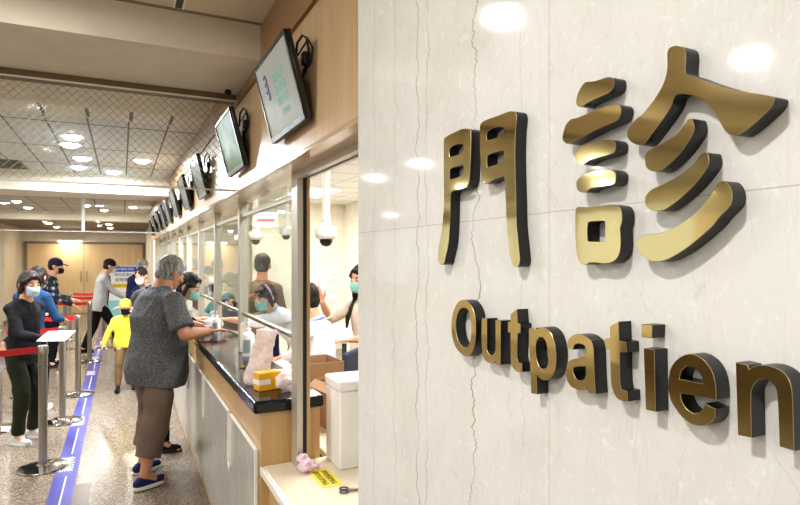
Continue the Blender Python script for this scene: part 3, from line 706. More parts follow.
def raised(name, keys, parent, sharp, thick=.018):
    """an outline in wall metres (y along the wall, z up) extruded off the wall; gold face, black returns"""
    loops = SIGN[keys]
    cu = bpy.data.curves.new(name, 'CURVE'); cu.dimensions = '2D'; cu.fill_mode = 'BOTH'
    cu.extrude = thick / 2 - .0004; cu.bevel_depth = .0004; cu.bevel_resolution = 0; cu.offset = -.0004
    for lp in loops:
        pts = smooth_loop(lp, 5, sharp)
        sp = cu.splines.new('POLY'); sp.points.add(len(pts) - 1); sp.use_cyclic_u = True
        for q, p in zip(sp.points, pts): q.co = (-p[0], p[1], 0, 1)
    t_ = bpy.data.objects.new('tmp', cu); COL.objects.link(t_)
    dg = bpy.context.evaluated_depsgraph_get()
    me = bpy.data.meshes.new_from_object(t_.evaluated_get(dg)); bpy.data.objects.remove(t_)
    xm = XW - thick / 2 - .0002
    me.transform(basis((0, -1, 0), (0, 0, 1), (-1, 0, 0), (xm, 0, 0)))
    me.name = name; me.materials.clear()
    for k in ('letter_black', 'gold_mirror', 'letter_rim'): me.materials.append(MATS[k])
    for p in me.polygons:
        p.material_index = 1 if p.normal.x < -.95 else (2 if p.normal.x < -.3 else 0); p.use_smooth = False
    o = bpy.data.objects.new(name, me); COL.objects.link(o)
    if parent is not None: o.parent = parent
    return o
GS = 'raised gold characters and letters on the marble wall'
t = thing('sign_character', 'large raised gold Chinese character for gate on the marble, left of the two', 'sign character', group=GS)
for k in ('men_l', 'men_r'): raised('stroke', k, t, 70)
t = thing('sign_character', 'largest raised gold Chinese character with many strokes, right side of the marble', 'sign character', group=GS)
for k in ('zh1', 'zh2', 'zh3', 'zh4', 'zh5', 'zh6', 'zh7', 'zh8', 'zh9'): raised('stroke', k, t, 62)
for k, lab in (('O', 'gold capital letter O starting the raised word'), ('u', 'gold lowercase letter u after the capital O'), ('t', 'gold lowercase letter t before the letter p'), ('p', 'gold lowercase letter p with its stem hanging low'),
               ('a', 'gold lowercase letter a between p and t'), ('t2', 'gold lowercase letter t between a and i'), ('e', 'gold lowercase letter e with a dark brown sheen'), ('n', 'gold lowercase letter n cut by the right picture edge')):
    tag(raised('sign_letter', k, None, 40), lab, 'sign letter', GS)
t = thing('sign_letter', 'gold lowercase letter i with a separate dot', 'sign letter', group=GS)
raised('stem', 'i', t, 40); raised('dot', 'idot', t, 40)

# ------------------------------------------------------------------ wall screens
def monitor(label, screen, rich=0):
    # local frame: x = along the wall (+ = away from camera), y = out of the wall, z up
    t = thing('wall_screen', label, 'screen', (0, 0, 0), 0, 'tilted screens along the wooden fascia')
    W, Hh = .225, .142
    T = Matrix.Translation((0, 0, 0)) @ Matrix.Rotation(math.radians(14.5), 4, 'Y')   # top leans out over the hall (-X)
    T = Matrix.Rotation(math.radians(-14.5), 4, 'Y')
    def tr(bm): bmesh.ops.transform(bm, matrix=T, verts=bm.verts[:]); return bm
    hs = obj('housing', tr(box(NB(), .003, .022, -W, W, -Hh, Hh)), 'black_plastic', t, bevel=.004)
    bz = NB(); bw = .013
    box(bz, -.004, .004, -W, W, Hh - bw, Hh); box(bz, -.004, .004, -W, W, -Hh, -Hh + bw * 1.6); box(bz, -.004, .004, -W, -W + bw, -Hh + bw * 1.6, Hh - bw); box(bz, -.004, .004, W - bw, W, -Hh + bw * 1.6, Hh - bw)
    obj('bezel', tr(bz), 'black_plastic', t, bevel=.0015)
    sr = obj('display', tr(box(NB(), .0, .0035, -W + bw, W - bw, -Hh + bw * 1.6, Hh - bw)), screen, t)
    obj('back_cover', tr(box(NB(), .022, .036, -W * .6, W * .6, -Hh * .6, Hh * .6)), 'black_plastic', t, bevel=.01)
    br = NB(); box(br, .03, .058, -.045, .045, -.04, .04); box(br, .056, .066, -.06, .06, -.07, .07)
    obj('wall_bracket', br, 'black_plastic', t, bevel=.003)
    cb = NB(); tube(cb, [(.03, -.12, .07), (.03, -.14, .13), (.045, -.15, .155), (.056, -.16, .145), (.060, -.17, .10), (.056, -.165, .06), (.05, -.12, .02)], .0045, 8)
    tube(cb, [(.04, -.11, .10), (.052, -.19, .13), (.062, -.205, .10), (.06, -.2, .06), (.05, -.16, .03)], .003, 8)
    obj('cable', cb, 'black_rubber', t, smooth=True)
    pg = NB(); box(pg, .04, .065, -.178, -.146, .055, .095); obj('plug', pg, 'black_plastic', t, bevel=.004)
    return t, sr, T
XM, ZM = .489, 2.2
tv1, sr, T = monitor('nearest tilted wall screen showing pale page with teal characters', 'screen_pale')
Bt = T @ basis((0, -1, 0), (0, 0, 1), (-1, 0, 0), (-.0008, 0, 0))
for i, (s_, z_) in enumerate((('溫馨提醒', .052), ('請依燈號', .012), ('順序看診', -.028), ('門診時間', -.068))):
    lettering('lettering', s_, .036 if i < 3 else .024, 'teal_ink', sr, Bt @ Matrix.Translation((.05, z_ - .005, 0)), .0002)
lg = NB()
for q in range(3):
    a0 = [(-.11 + .016 * math.cos(u) , .07 - q * .026 + .016 * math.sin(u), 0) for u in [math.radians(150 - 30 * j) for j in range(9)]]
    tube(lg, a0, .004, 6)
bmesh.ops.transform(lg, matrix=Bt, verts=lg.verts[:]); obj('emblem', lg, 'purple_ink', sr)
tv1.location = (XM, 2.0, ZM)
tv2, sr2, T = monitor('second wall screen, showing a green and magenta picture', 'screen_photo'); tv2.location = (XM, 3.02, ZM)
tv3, sr3, T = monitor('third wall screen, half behind the wired glass edge', 'screen_grey'); tv3.location = (XM, 4.36, ZM)
for y, s_ in ((5.44, 'fourth'), (6.5, 'fifth'), (7.58, 'sixth'), (8.5, 'seventh'), (9.45, 'eighth'), (10.6, 'ninth'), (11.9, 'tenth and last')):
    dup(tv3, (XM, y, ZM), None, 'small dark tilted wall screen, %s counting from the camera' % s_, 'tilted screens along the wooden fascia')
# ------------------------------------------------------------------ people
def ik(a, t, l1, l2, pole):
    a, t = Vector(a), Vector(t); d = t - a; L = d.length
    if L > (l1 + l2) * .995: d = d * ((l1 + l2) * .995 / L); L = d.length; t = a + d
    if L < abs(l1 - l2) + .02: L = abs(l1 - l2) + .02
    u = d.normalized(); x = (l1 * l1 - l2 * l2 + L * L) / (2 * L); h = math.sqrt(max(l1 * l1 - x * x, 0))
    p = Vector(pole); p = (p - u * p.dot(u)); p = p.normalized() if p.length > 1e-4 else frame(u)[0]
    return a + u * x + p * h, t
def limb(bm, p, r0, q, r1, n=16, flat0=True, mid=None):
    p, q = Vector(p), Vector(q); a, b, d = frame(q - p)
    rs = [(p, a * r0, b * r0)]
    if mid: rs.append(((p + q) / 2, a * mid, b * mid))
    rs.append((q, a * r1, b * r1)); return rings(bm, rs, n)
def hand(bm, wr, fwd, nrm, side, k=1, curl=.35):
    """palm, four unequal bent fingers and a thumb leaving the palm's side; nrm = out of the back of the hand, side = +1/-1 thumb side"""
    f = Vector(fwd).normalized(); n_ = Vector(nrm); n_ = (n_ - f * n_.dot(f)).normalized(); s_ = f.cross(n_) * side
    wr = Vector(wr)
    for o in (-.026, -.009, .009, .026): cap(bm, wr + f * .012 * k + s_ * o * .7 * k, .0135 * k, wr + f * .082 * k + s_ * o * k, .0125 * k, 8)
    for o, L, in ((.030, .066), (.0105, .076), (-.0105, .070), (-.030, .054)):
        b0 = wr + (f * .084 + s_ * o) * k; c1 = curl
        d1 = (f * math.cos(c1 * .5) - n_ * math.sin(c1 * .5) + s_ * o * 3).normalized(); p1 = b0 + d1 * L * .48 * k
        d2 = (f * math.cos(c1 * 1.3) - n_ * math.sin(c1 * 1.3) + s_ * o * 3).normalized(); p2 = p1 + d2 * L * .30 * k
        d3 = (f * math.cos(c1 * 2.) - n_ * math.sin(c1 * 2.) + s_ * o * 3).normalized(); p3 = p2 + d3 * L * .22 * k
        cap(bm, b0, .0092 * k, p1, .0086 * k, 8); cap(bm, p1, .0086 * k, p2, .008 * k, 8); cap(bm, p2, .008 * k, p3, .0072 * k, 8)
    t0 = wr + (f * .028 + s_ * .024) * k; t1 = t0 + (f * .5 + s_ * .72 - n_ * .25).normalized() * .036 * k; t2 = t1 + (f * .85 + s_ * .35 - n_ * .25).normalized() * .034 * k
    cap(bm, t0, .013 * k, t1, .0105 * k, 8); cap(bm, t1, .0105 * k, t2, .0085 * k, 8)
def person(label, at, face, H=1.62, lean=0, sw=1.0, belly=0, head=None, nod=0, hands=(None, None), feet=None, seat=None, skin='skin',
           top='tee_heather', sleeve='long', hem=-.08, bottom='black_trousers', leg_len='long', shoe='shoe_black', sole='sole_black', hair=None, style='short',
           mask=None, cap_=None, near=False, eyes=True, group=None, curl=.35, open_front=None, collar=None, band=None, sidelean=0, palm=None, seed=1, hipw=1.0, strap=None, girth=1.0, neck=.055):
    yaw = math.atan2(-face[0], face[1])
    r = thing('person', label, 'person', (at[0], at[1], 0), yaw, group)
    Ri = Matrix.Rotation(-yaw, 3, 'Z')
    def loc(p): return Ri @ (Vector(p) - Vector((at[0], at[1], 0)))
    k = H / 1.705
    V = Vector
    RL = Matrix.Rotation(math.radians(sidelean), 3, 'Y') @ Matrix.Rotation(-math.radians(lean), 3, 'X')
    hipz = (seat if seat else .90 * k)
    P = V((0, 0 if not lean else -.10 * math.sin(math.radians(lean)) * k, hipz))
    def S(x, y, z): return P + RL @ (V((x, y, z)) * k)
    R3 = Matrix.Rotation(-math.radians(lean * .45 + nod), 3, 'X')
    neckb = S(0, .0, .50)
    if head is not None:
        hy = math.atan2(-head[0], head[1]) - yaw
        R3 = Matrix.Rotation(hy, 3, 'Z') @ Matrix.Rotation(-math.radians(nod + lean * .3), 3, 'X')
    neckt = neckb + R3 @ (V((0, .02, neck)) * k)
    HC = neckt + R3 @ (V((0, .022, .105)) * k)
    hk = k ** .5 * girth ** .4
    def Hd(x, y, z): return HC + R3 @ (V((x, y, z)) * hk)
    # ---- joints
    ftg = feet or ((-.11, .0), (.11, .03))
    hips = [P + V((-.085 * k * hipw, 0, -.0)), P + V((.085 * k * hipw, 0, -.0))]
    legs = []
    for i, sd in ((0, -1), (1, 1)):
        if seat:
            ank = V((sd * .12, .42 * k, .085)); kn, an = ik(hips[i], ank, .42 * k, .40 * k, (0, .6, 1))
        else:
            fx, fy = ftg[i][0], ftg[i][1]; z = ftg[i][2] if len(ftg[i]) > 2 else 0
            kn, an = ik(hips[i], V((fx, fy, .085 * k + z)), .425 * k, .405 * k, (0, 1, 0))
        legs.append((kn, an))
    arms = []
    for i, sd in ((0, -1), (1, 1)):
        sh = S(sd * .158 * sw, -.005, .415)
        tg = hands[i]
        tgt = loc(tg) if tg is not None else sh + V((sd * .10, .06, -.50)) * k
        el, wr = ik(sh, tgt, .27 * k, .245 * k, (sd * .55, -.55, -.75))
        arms.append((sh, el, wr))
    # ---- body
    bm = NB()
    rings(bm, [(S(0, 0, z), RL @ V((a * k * sw, 0, 0)), RL @ V((0, b_ * k, 0))) for z, a, b_ in ((-.10, .12, .085), (-.02, .145, .10), (.12, .125, .088 + belly * .7), (.26, .14, .098), (.38, .135, .092), (.44, .10, .07), (.50, .058, .052))], 20)
    cap(bm, S(0, 0, .44), .066 * k * girth, neckt + R3 @ V((0, 0, .02)), .057 * k * girth)
    for (sh, el, wr), sd, i in zip(arms, (-1, 1), (0, 1)):
        cap(bm, S(sd * .05, 0, .445), .044 * k, sh, .046 * k)
        cap(bm, sh, .044 * k * girth, el, .038 * k * girth); cap(bm, el, .038 * k * girth, (el + wr) / 2, .036 * k * girth); cap(bm, (el + wr) / 2, .036 * k * girth, wr, .025 * k * girth)
        f = (wr - el).normalized()
        nn = V((0, 0, 1)) if abs(f.z) < .8 else V((sd, 0, 0))
        if palm and palm[i] is not None:
            ff, nn = palm[i]; ff = Ri @ V(ff); nn = Ri @ V(nn)
            f = (f * .3 + ff).normalized()
        sidek = (1 if nn.z > .5 else 1) * (1 if i == 1 else -1)
        # thumb points inwards for a palm-down hand
        hand(bm, wr, f, nn, -sidek, k * 1.02, curl)
    for (kn, an), hp, sd in zip(legs, hips, (-1, 1)):
        cap(bm, hp, .085 * k, kn, .055 * k); cap(bm, kn, .052 * k, kn * .65 + an * .35, .054 * k); cap(bm, kn * .65 + an * .35, .054 * k, an, .034 * k)
        cap(bm, an, .036 * k, an + V((sd * .01, .07, -.045)) * k, .03 * k); cap(bm, an + V((0, -.02, -.04)) * k, .03 * k, an + V((sd * .02, .14, -.058)) * k, .024 * k)
    HR = R3
    ell(bm, Hd(0, -.006, .022), (.074 * hk, .092 * hk, .098 * hk), HR, 20, 12)
    ell(bm, Hd(0, .018, -.035), (.058 * hk, .068 * hk, .075 * hk), HR, 18, 10)
    ell(bm, Hd(0, .048, -.078), (.034 * hk, .034 * hk, .028 * hk), HR)
    cap(bm, Hd(0, .083, .012), .009 * hk, Hd(0, .101, -.022), .014 * hk, 8)
    for sd in (-1, 1):
        ell(bm, Hd(sd * .078, -.008, -.008), (.012 * hk, .02 * hk, .033 * hk), HR @ Matrix.Rotation(sd * .35, 3, 'Z'), 12, 8)
        ell(bm, Hd(sd * .034, .062, -.025), (.026 * hk, .022 * hk, .022 * hk), HR, 10, 6)
    body = bake('body', bm, skin, r, .0065 if near else .010, 2 if near else 1)
    if eyes:
        for sd in (-1, 1):
            e = NB(); ell(e, Hd(sd * .031, .0765, .006), (.014 * hk, .009 * hk, .0085 * hk), HR, 12, 8); eo = obj('eye', e, 'eye_white', body, smooth=True)
            e = NB(); ell(e, Hd(sd * .031, .084, .006), (.0058 * hk, .0035 * hk, .0058 * hk), HR, 10, 6); obj('iris', e, 'eye_dark', eo, smooth=True) if near else bpy.data.meshes.new('x')
            e = NB(); tube(e, [Hd(sd * .018, .086, .024), Hd(sd * .033, .084, .030), Hd(sd * .050, .072, .025)], [.0025, .0032, .002], 6); obj('eyebrow', e, hair if hair and hair != 'hair_grey' else 'hair_black', body, smooth=True)
        e = NB(); ell(e, Hd(0, .084, -.052), (.022 * hk, .008 * hk, .007 * hk), HR, 12, 6); obj('lips', e, 'lips', body, smooth=True)
    # ---- shirt
    vx = .009 if near else .013
    bm = NB()
    bl = belly
    prof = [(hem, .152 * hipw, .122 + bl * .8), (hem + .10, .163, .124 + bl * 1.2), (.16, .148, .108 + bl), (.28, .158, (.112 + bl * .45) * girth), (.38, .162, .112 * girth), (.44, .142, .094 * girth), (.485, .092, .072), (.512, .066, .062)]
    rings(bm, [(S(0, bl * .5 if z < .25 else 0, z), RL @ V((a * k * sw * 1.03, 0, 0)), RL @ V((0, b_ * k, 0))) for z, a, b_ in prof], 26)
    for (sh, el, wr), sd in zip(arms, (-1, 1)):
        cap(bm, S(sd * .045, 0, .458), .056 * k, sh, .060 * k)
        if sleeve == 'short': 
            e2 = sh * .18 + el * .82; cap(bm, sh, .062 * k * girth, sh * .7 + el * .3, .066 * k * girth); limb(bm, sh * .8 + el * .2, .064 * k * girth, e2, .072 * k * girth)
        elif sleeve == 'elbow': 
            cap(bm, sh, .068 * k, el, .056 * k); limb(bm, el, .056 * k, el * .7 + wr * .3, .058 * k)
        elif sleeve == 'long':
            cap(bm, sh, .057 * k, el, .050 * k); limb(bm, el, .050 * k, wr * .94 + el * .06, .040 * k, mid=.052 * k)
    if sleeve == 'none': pass
    sname = {'long': 'jacket', 'short': 'shirt', 'elbow': 'shirt', 'none': 'vest'}[sleeve]
    bake(sname, bm, top, r, vx, 3 if near else 2, .012 if near else .008, 7, seed, (1, 1, .7))
    if open_front:
        f_ = NB(); rings(f_, [(S(0, b_ * 1 + bl * .0 - .045, z), RL @ V((.045 * k, 0, 0)), RL @ V((0, .058 * k, 0))) for z, b_ in ((hem + .02, .125 + bl), (.2, .115 + bl), (.4, .112), (.5, .08))], 12)
        obj('inner_shirt', f_, open_front, r, smooth=True)
    if collar:
        c_ = NB(); tube(c_, [S(.075 * math.sin(q), .005 + .066 * math.cos(q), .50 - .018 * math.cos(q)) for q in [2 * PI * j / 14 for j in range(15)]], .016 * k, 8, False)
        obj('collar', c_, collar, r, smooth=True)
    # ---- trousers
    bm = NB()
    rings(bm, [(P + V((0, bl * .25 * k, z * k)), V((a * k * hipw, 0, 0)), V((0, b_ * k, 0))) for z, a, b_ in ((-.12, .15, .11), (-.04, .158, .12), (.05, .15, .11 + bl * .5), (.10, .13, .10 + bl * .5))], 22)
    wide = 1.5 if leg_len in ('capri',) else 1.0
    for (kn, an), hp, sd in zip(legs, hips, (-1, 1)):
        cap(bm, hp + V((0, 0, -.03 * k)), (.105 if wide > 1 else .092) * k, kn, (.10 if wide > 1 else .074) * k)
        e2 = kn * .30 + an * .70 if leg_len == 'capri' else an * .97 + kn * .03
        limb(bm, kn, (.099 if wide > 1 else .068) * k, e2, (.088 if wide > 1 else .056) * k, mid=(.094 if wide > 1 else .062) * k)
    bake('trousers', bm, bottom, r, vx, 3, .012 if near else .008, 8, seed + 5, (1, 1, .8))
    # ---- shoes
    for (kn, an), sd in zip(legs, (-1, 1)):
        b0 = V((an.x, an.y, an.z - .085 * k))
        u = NB(); cap(u, b0 + V((0, -.045, .038)) * 1, .036 * k, b0 + V((sd * .012, .125, .030)), .032 * k, 14)
        cap(u, b0 + V((0, -.03, .05)), .036 * k, b0 + V((0, .035, .058)), .036 * k, 14)
        sh = bake('shoe', u, shoe, r, .008, 2)
        s2 = NB(); rings(s2, [(b0 + V((sd * .006, .042, z)), V((q * .046 * k, 0, 0)), V((0, .125 * k * q, 0))) for z, q in ((.0, .94), (.003, 1.0), (.016, 1.02), (.024, .96))], 24)
        obj('sole', s2, sole, sh, smooth=True)
    # ---- hair
    if hair:
        bm = NB()
        if style == 'bald': pass
        ell(bm, Hd(0, -.016, .038), (.083 * hk, .096 * hk, .094 * hk), HR, 22, 12)
        ell(bm, Hd(0, -.035, -.01), (.076 * hk, .070 * hk, .075 * hk), HR, 18, 10)
        if style in ('bob', 'long', 'pony'):
            ell(bm, Hd(0, -.03, .0), (.09 * hk, .08 * hk, .105 * hk), HR, 20, 10)
            for sd in (-1, 1): cap(bm, Hd(sd * .074, .02, .03), .02 * hk, Hd(sd * .082, .012, -.07), .018 * hk)
        if style == 'long':
            for x in (-.07, -.035, 0, .035, .07):
                cap(bm, Hd(x, -.07 + abs(x) * .4, -.02), .034, neckb + R3 @ V((x * 1.3, -.085, -.02)) , .032); cap(bm, neckb + R3 @ V((x * 1.3, -.085, -.02)), .032, S(x * 1.2, -.115, .34), .02)
            for sd in (-1, 1): 
                cap(bm, Hd(sd * .08, .01, -.05), .024, neckb + R3 @ V((sd * .085, .04, -.03)), .026); cap(bm, neckb + R3 @ V((sd * .085, .04, -.03)), .026, S(sd * .095, .125, .33), .024); cap(bm, S(sd * .095, .125, .33), .024, S(sd * .10, .135, .24), .012)
        if style == 'pony':
            cap(bm, Hd(0, -.11, .02), .03, Hd(0, -.13, -.08), .024); cap(bm, Hd(0, -.13, -.08), .024, Hd(0, -.11, -.17), .012)
        if style != 'short': 
            for sd in (-1, 1): cap(bm, Hd(sd * .02, .066, .082), .02 * hk, Hd(sd * .07, .045, .035), .018 * hk)
        bake('hair', bm, hair, r, .007, 1, .006, 26, seed, (1, 1, .5))
    if band:
        bnd = NB(); tube(bnd, [Hd(.088 * math.sin(q), .0, .03 + .093 * math.cos(q)) for q in [math.radians(-100 + 20 * j) for j in range(11)]], .009, 8); obj('hairband', bnd, band, r, smooth=True)
    if cap_:
        bm = NB()
        ell(bm, Hd(0, -.012, .050), (.086 * hk, .102 * hk, .086 * hk), HR, 22, 12)
        cp = bake('cap', bm, cap_, r, .007, 2)
        b2 = NB(); rings(b2, [(Hd(0, .115, .050 - z), HR @ V((.062 * q * hk, 0, 0)), HR @ V((0, .056 * q * hk, .0)) - HR @ V((0, 0, .012))) for z, q in ((0, .97), (.003, 1), (.007, .97))], 20)
        obj('brim', b2, cap_, cp, smooth=True)
    if mask:
        bm = NB(); NU, NV = 14, 9; g = []
        for side_ in (0, 1):
            row = []
            for j in range(NV):
                z = -.010 - .090 * j / (NV - 1)
                fr = 1 - abs(j / (NV - 1) * 2 - 1)
                line = []
                for i in range(NU):
                    a_ = math.radians(-68 + 136 * i / (NU - 1))
                    rx = .067 - .013 * (j / (NV - 1)); ry = .088 + .018 * min(1, fr * 1.8)
                    o_ = .003 if side_ else 0
                    y0_ = .012 if j < NV - 1 else .004
                    line.append(bm.verts.new(Hd((rx + o_) * math.sin(a_), y0_ + (ry + o_) * math.cos(a_) ** .85 + .0025 * math.sin(j * 2.2), z)))
                row.append(line)
            g.append(row)
        for s_ in (0, 1):
            for j in range(NV - 1):
                for i in range(NU - 1): bm.faces.new((g[s_][j][i], g[s_][j][i + 1], g[s_][j + 1][i + 1], g[s_][j + 1][i]))
        for j in range(NV - 1):
            for i in (0, NU - 1): bm.faces.new((g[0][j][i], g[0][j + 1][i], g[1][j + 1][i], g[1][j][i]))
        for i in range(NU - 1):
            for j in (0, NV - 1): bm.faces.new((g[0][j][i], g[0][j][i + 1], g[1][j][i + 1], g[1][j][i]))
        mk = obj('face_mask', bm, mask, r, smooth=True, angle=180)
        for sd in (-1, 1):
            l_ = NB(); tube(l_, [Hd(sd * .066, .040, -.006), Hd(sd * .076, .018, .012), Hd(sd * .084, -.014, .016), Hd(sd * .084, -.02, -.02), Hd(sd * .072, .01, -.05), Hd(sd * .058, .036, -.075)], .0016, 6)
            obj('ear_loop', l_, 'mask_white', mk, smooth=True)
    return r, dict(HC=HC, arms=arms, S=S, k=k, yaw=yaw)

# --- the man at the counter
person('heavy grey-haired man in a heather grey tee and brown cropped trousers leaning on the counter', (.215, 4.67), (.86, .48), H=1.71, lean=6, sw=1.3, girth=1.2, belly=.085, nod=20, neck=.03, head=(.90, .43), curl=.15,
       hands=((.575, 4.90, 1.075), (.585, 4.56, 1.075)), feet=((-.15, .0), (.15, -.17)), skin='skin_tan', top='tee_heather', sleeve='short', hem=-.215, bottom='shorts_brown', leg_len='capri',
       shoe='shoe_navy', sole='sole_white', hair='hair_grey', near=True, hipw=1.12, palm=(((1, .1, -.05), (0, 0, 1)), ((1, .2, .0), (0, .2, 1))), seed=3)
person('woman in black with a green mask bending over the counter beyond the grey-haired man', (.28, 5.36), (.95, -.3), H=1.59, lean=26, nod=14, head=(.88, -.48), curl=.15, hands=((.60, 5.22, 1.08), (.59, 5.45, 1.08)),
       feet=((-.09, -.1), (.1, .06)), top='black_cloth', bottom='black_trousers', shoe='shoe_black', hair='hair_black', style='bob', mask='mask_green', near=True, hipw=1.0, seed=4, palm=(((1, .1, -.05), (0, 0, 1)), ((1, .1, .0), (0, .0, 1))))
# --- the queue on the left
person('woman in a black jacket and blue mask queueing at the left, holding sheets of paper', (-.79, 6.10), (.75, -.66), H=1.535, sw=1.0, lean=3, nod=8, head=(.62, -.78), hands=((-.95, 6.16, .86), (-.59, 5.85, .925)),
       feet=((-.09, .0), (.10, .05)), top='black_jacket', bottom='olive_cloth', shoe='shoe_white', sole='sole_white', hair='hair_brown', style='pony', mask='mask_blue', near=True, hem=-.14, seed=6, palm=(((.3, -.3, -1), (-.7, -.7, 0)), ((.9, -.3, .0), (0, .0, 1))))
person('dark-haired person in a blue denim jacket standing behind the woman in the black jacket', (-.88, 7.22), (.45, .9), H=1.58, lean=8, nod=16, top='denim_blue', bottom='black_trousers', hands=((-.84, 7.55, 1.0), (-.60, 7.42, .95)),
       shoe='shoe_white', sole='sole_white', hair='hair_brown', style='bob', mask='mask_white', hem=-.12, seed=7)
person('man in a navy cap, plaid shirt and dark mask further back in the queue', (-.99, 10.1), (.98, -.15), H=1.66, lean=4, nod=8, top='plaid_cloth', bottom='black_trousers', hands=((-.7, 10.25, 1.0), (-.66, 9.93, .93)),
       hair='hair_black', mask='mask_black', cap_='cap_navy', hem=-.14, seed=8)
person('man in a light grey hoodie and black cap striding across the blue floor strip', (-.33, 11.05), (.97, .1), H=1.66, lean=8, nod=14, top='hoodie_grey', bottom='black_trousers', sw=1.12, hands=((.06, 11.2, .97), (.08, 10.95, .95)),
       feet=((-.09, -.26), (.1, .30)), hair='hair_black', mask='mask_white', cap_='cap_black', hem=-.14, collar='hoodie_grey', open_front='black_cloth', seed=9)
person('person in a grey vest with navy sleeves and a white mask behind the grey-haired man', (.33, 8.9), (-.55, -.85), H=1.55, lean=12, nod=16, top='navy_cloth', bottom='black_trousers', hands=((.02, 8.75, .98), (.12, 8.6, .95)),
       hair='hair_black', style='short', mask='mask_white', hem=-.10, collar='vest_grey', open_front='vest_grey', seed=10)
person('grey-haired person in a navy jacket before the white notice board', (.17, 10.3), (.8, .5), H=1.66, lean=10, nod=14, top='navy_cloth', bottom='black_trousers', hair='hair_grey', mask='mask_white', seed=11)
person('small child in a yellow shirt, yellow cap and black mask', (.04, 7.95), (-.05, -1), H=1.12, sw=1.25, lean=0, nod=6, top='yellow_cloth', bottom='khaki_cloth', shoe='shoe_black', hair='hair_black', mask='mask_black', cap_='cap_yellow',
       hands=((.20, 7.9, .5), (-.25, 7.85, .46)), feet=((-.09, -.02), (.08, .1)), hem=-.10, seed=12)
# --- staff inside
person('clerk with a lilac hairband and mint mask bending forward to reach out to the window', (1.44, 5.05), (-.98, -.08), H=1.58, lean=44, nod=6, head=(-.86, -.5), hands=((.74, 5.12, 1.10), (1.02, 4.62, .90)), top='white_coat', sleeve='elbow', bottom='black_trousers',
       hair='hair_black', style='bob', mask='mask_green', band='lilac_cloth', near=True, collar='pale_blue_cloth', seed=13)
person('man with black hair in a white coat seated with his back to the opening', (1.32, 4.06), (-.75, .66), H=1.72, lean=8, nod=8, seat=.67, hands=((1.02, 4.22, .84), (1.13, 4.52, .84)), top='white_coat', bottom='navy_cloth', hair='hair_black', collar='pale_blue_cloth', near=True, seed=14, sw=1.08)
person('long-haired woman in a beige top and mint mask raising one hand beside the pillar', (1.80, 4.38), (-.93, -.3), H=1.60, lean=0, nod=8, head=(-.9, -.42), hands=((1.58, 4.15, 1.0), (1.47, 4.52, 1.27)), top='beige_cloth', sleeve='elbow', bottom='navy_cloth', hair='hair_black', style='long', mask='mask_green', near=True,
       palm=(None, ((-.5, .1, 1), (.5, .8, 0))), hem=-.06, curl=.2, seed=15)
person('man in a brown shirt standing inside the office with his back turned', (1.30, 6.0), (.45, .9), H=1.70, lean=0, top='brown_cloth', bottom='navy_cloth', hair='hair_brown', skin='skin_tan', seed=16)
person('seated clerk in a purple head cover and mint mask at the third window', (1.34, 7.3), (-1, -.35), H=1.6, lean=16, nod=14, seat=.50, hands=((.98, 7.1, .82), (1.0, 7.5, .82)), top='white_coat', bottom='black_trousers', hair='hair_black', style='bob', mask='mask_green', band='purple_cloth', seed=17)
person('seated clerk in teal-grey far down the office', (1.36, 9.4), (-1, -.4), H=1.6, lean=6, nod=8, seat=.50, hands=((1.0, 9.2, .82), (1.0, 9.6, .82)), top='teal_cloth', bottom='black_trousers', hair='hair_black', mask='mask_green', seed=18)
def chair(at, face, lab, dz=0):
    yaw = math.atan2(-face[0], face[1])
    t = thing('office_chair', lab, 'chair', (at[0], at[1], 0), yaw, 'office chairs of the clerks')
    obj('seat', box(NB(), -.22, .22, -.2, .24, .345 + dz, .40 + dz), 'chair_fabric', t, bevel=.02)
    obj('backrest', box(NB(), -.2, .2, -.27, -.23, .52 + dz, .80 + dz), 'chair_fabric', t, bevel=.015)
    q = NB(); tube(q, [(0, -.1, .35 + dz), (0, -.24, .36 + dz), (0, -.26, .6 + dz)], .014); obj('back_support', q, 'black_plastic', t, smooth=True)
    q = NB(); tube(q, [(0, 0, .06), (0, 0, .35 + dz)], .025); obj('column', q, 'steel_base', t, smooth=True)
    q = NB()
    for j in range(5):
        a_ = 2 * PI * j / 5; tube(q, [(0, 0, .08), (.27 * math.cos(a_), .27 * math.sin(a_), .06)], .015)
    obj('base', q, 'black_plastic', t, smooth=True)
    for j in range(5):
        a_ = 2 * PI * j / 5; q = NB(); ell(q, (.27 * math.cos(a_), .27 * math.sin(a_), .03), (.03, .03, .03), None, 12, 8); obj('caster', q, 'black_rubber', t, smooth=True)
chair((1.32, 4.06), (-.75, .66), 'dark office chair under the man in the white coat', .17)
chair((1.34, 7.3), (-1, -.35), 'dark office chair under the clerk with the purple head cover')
chair((1.36, 9.4), (-1, -.4), 'dark office chair under the clerk in teal-grey')

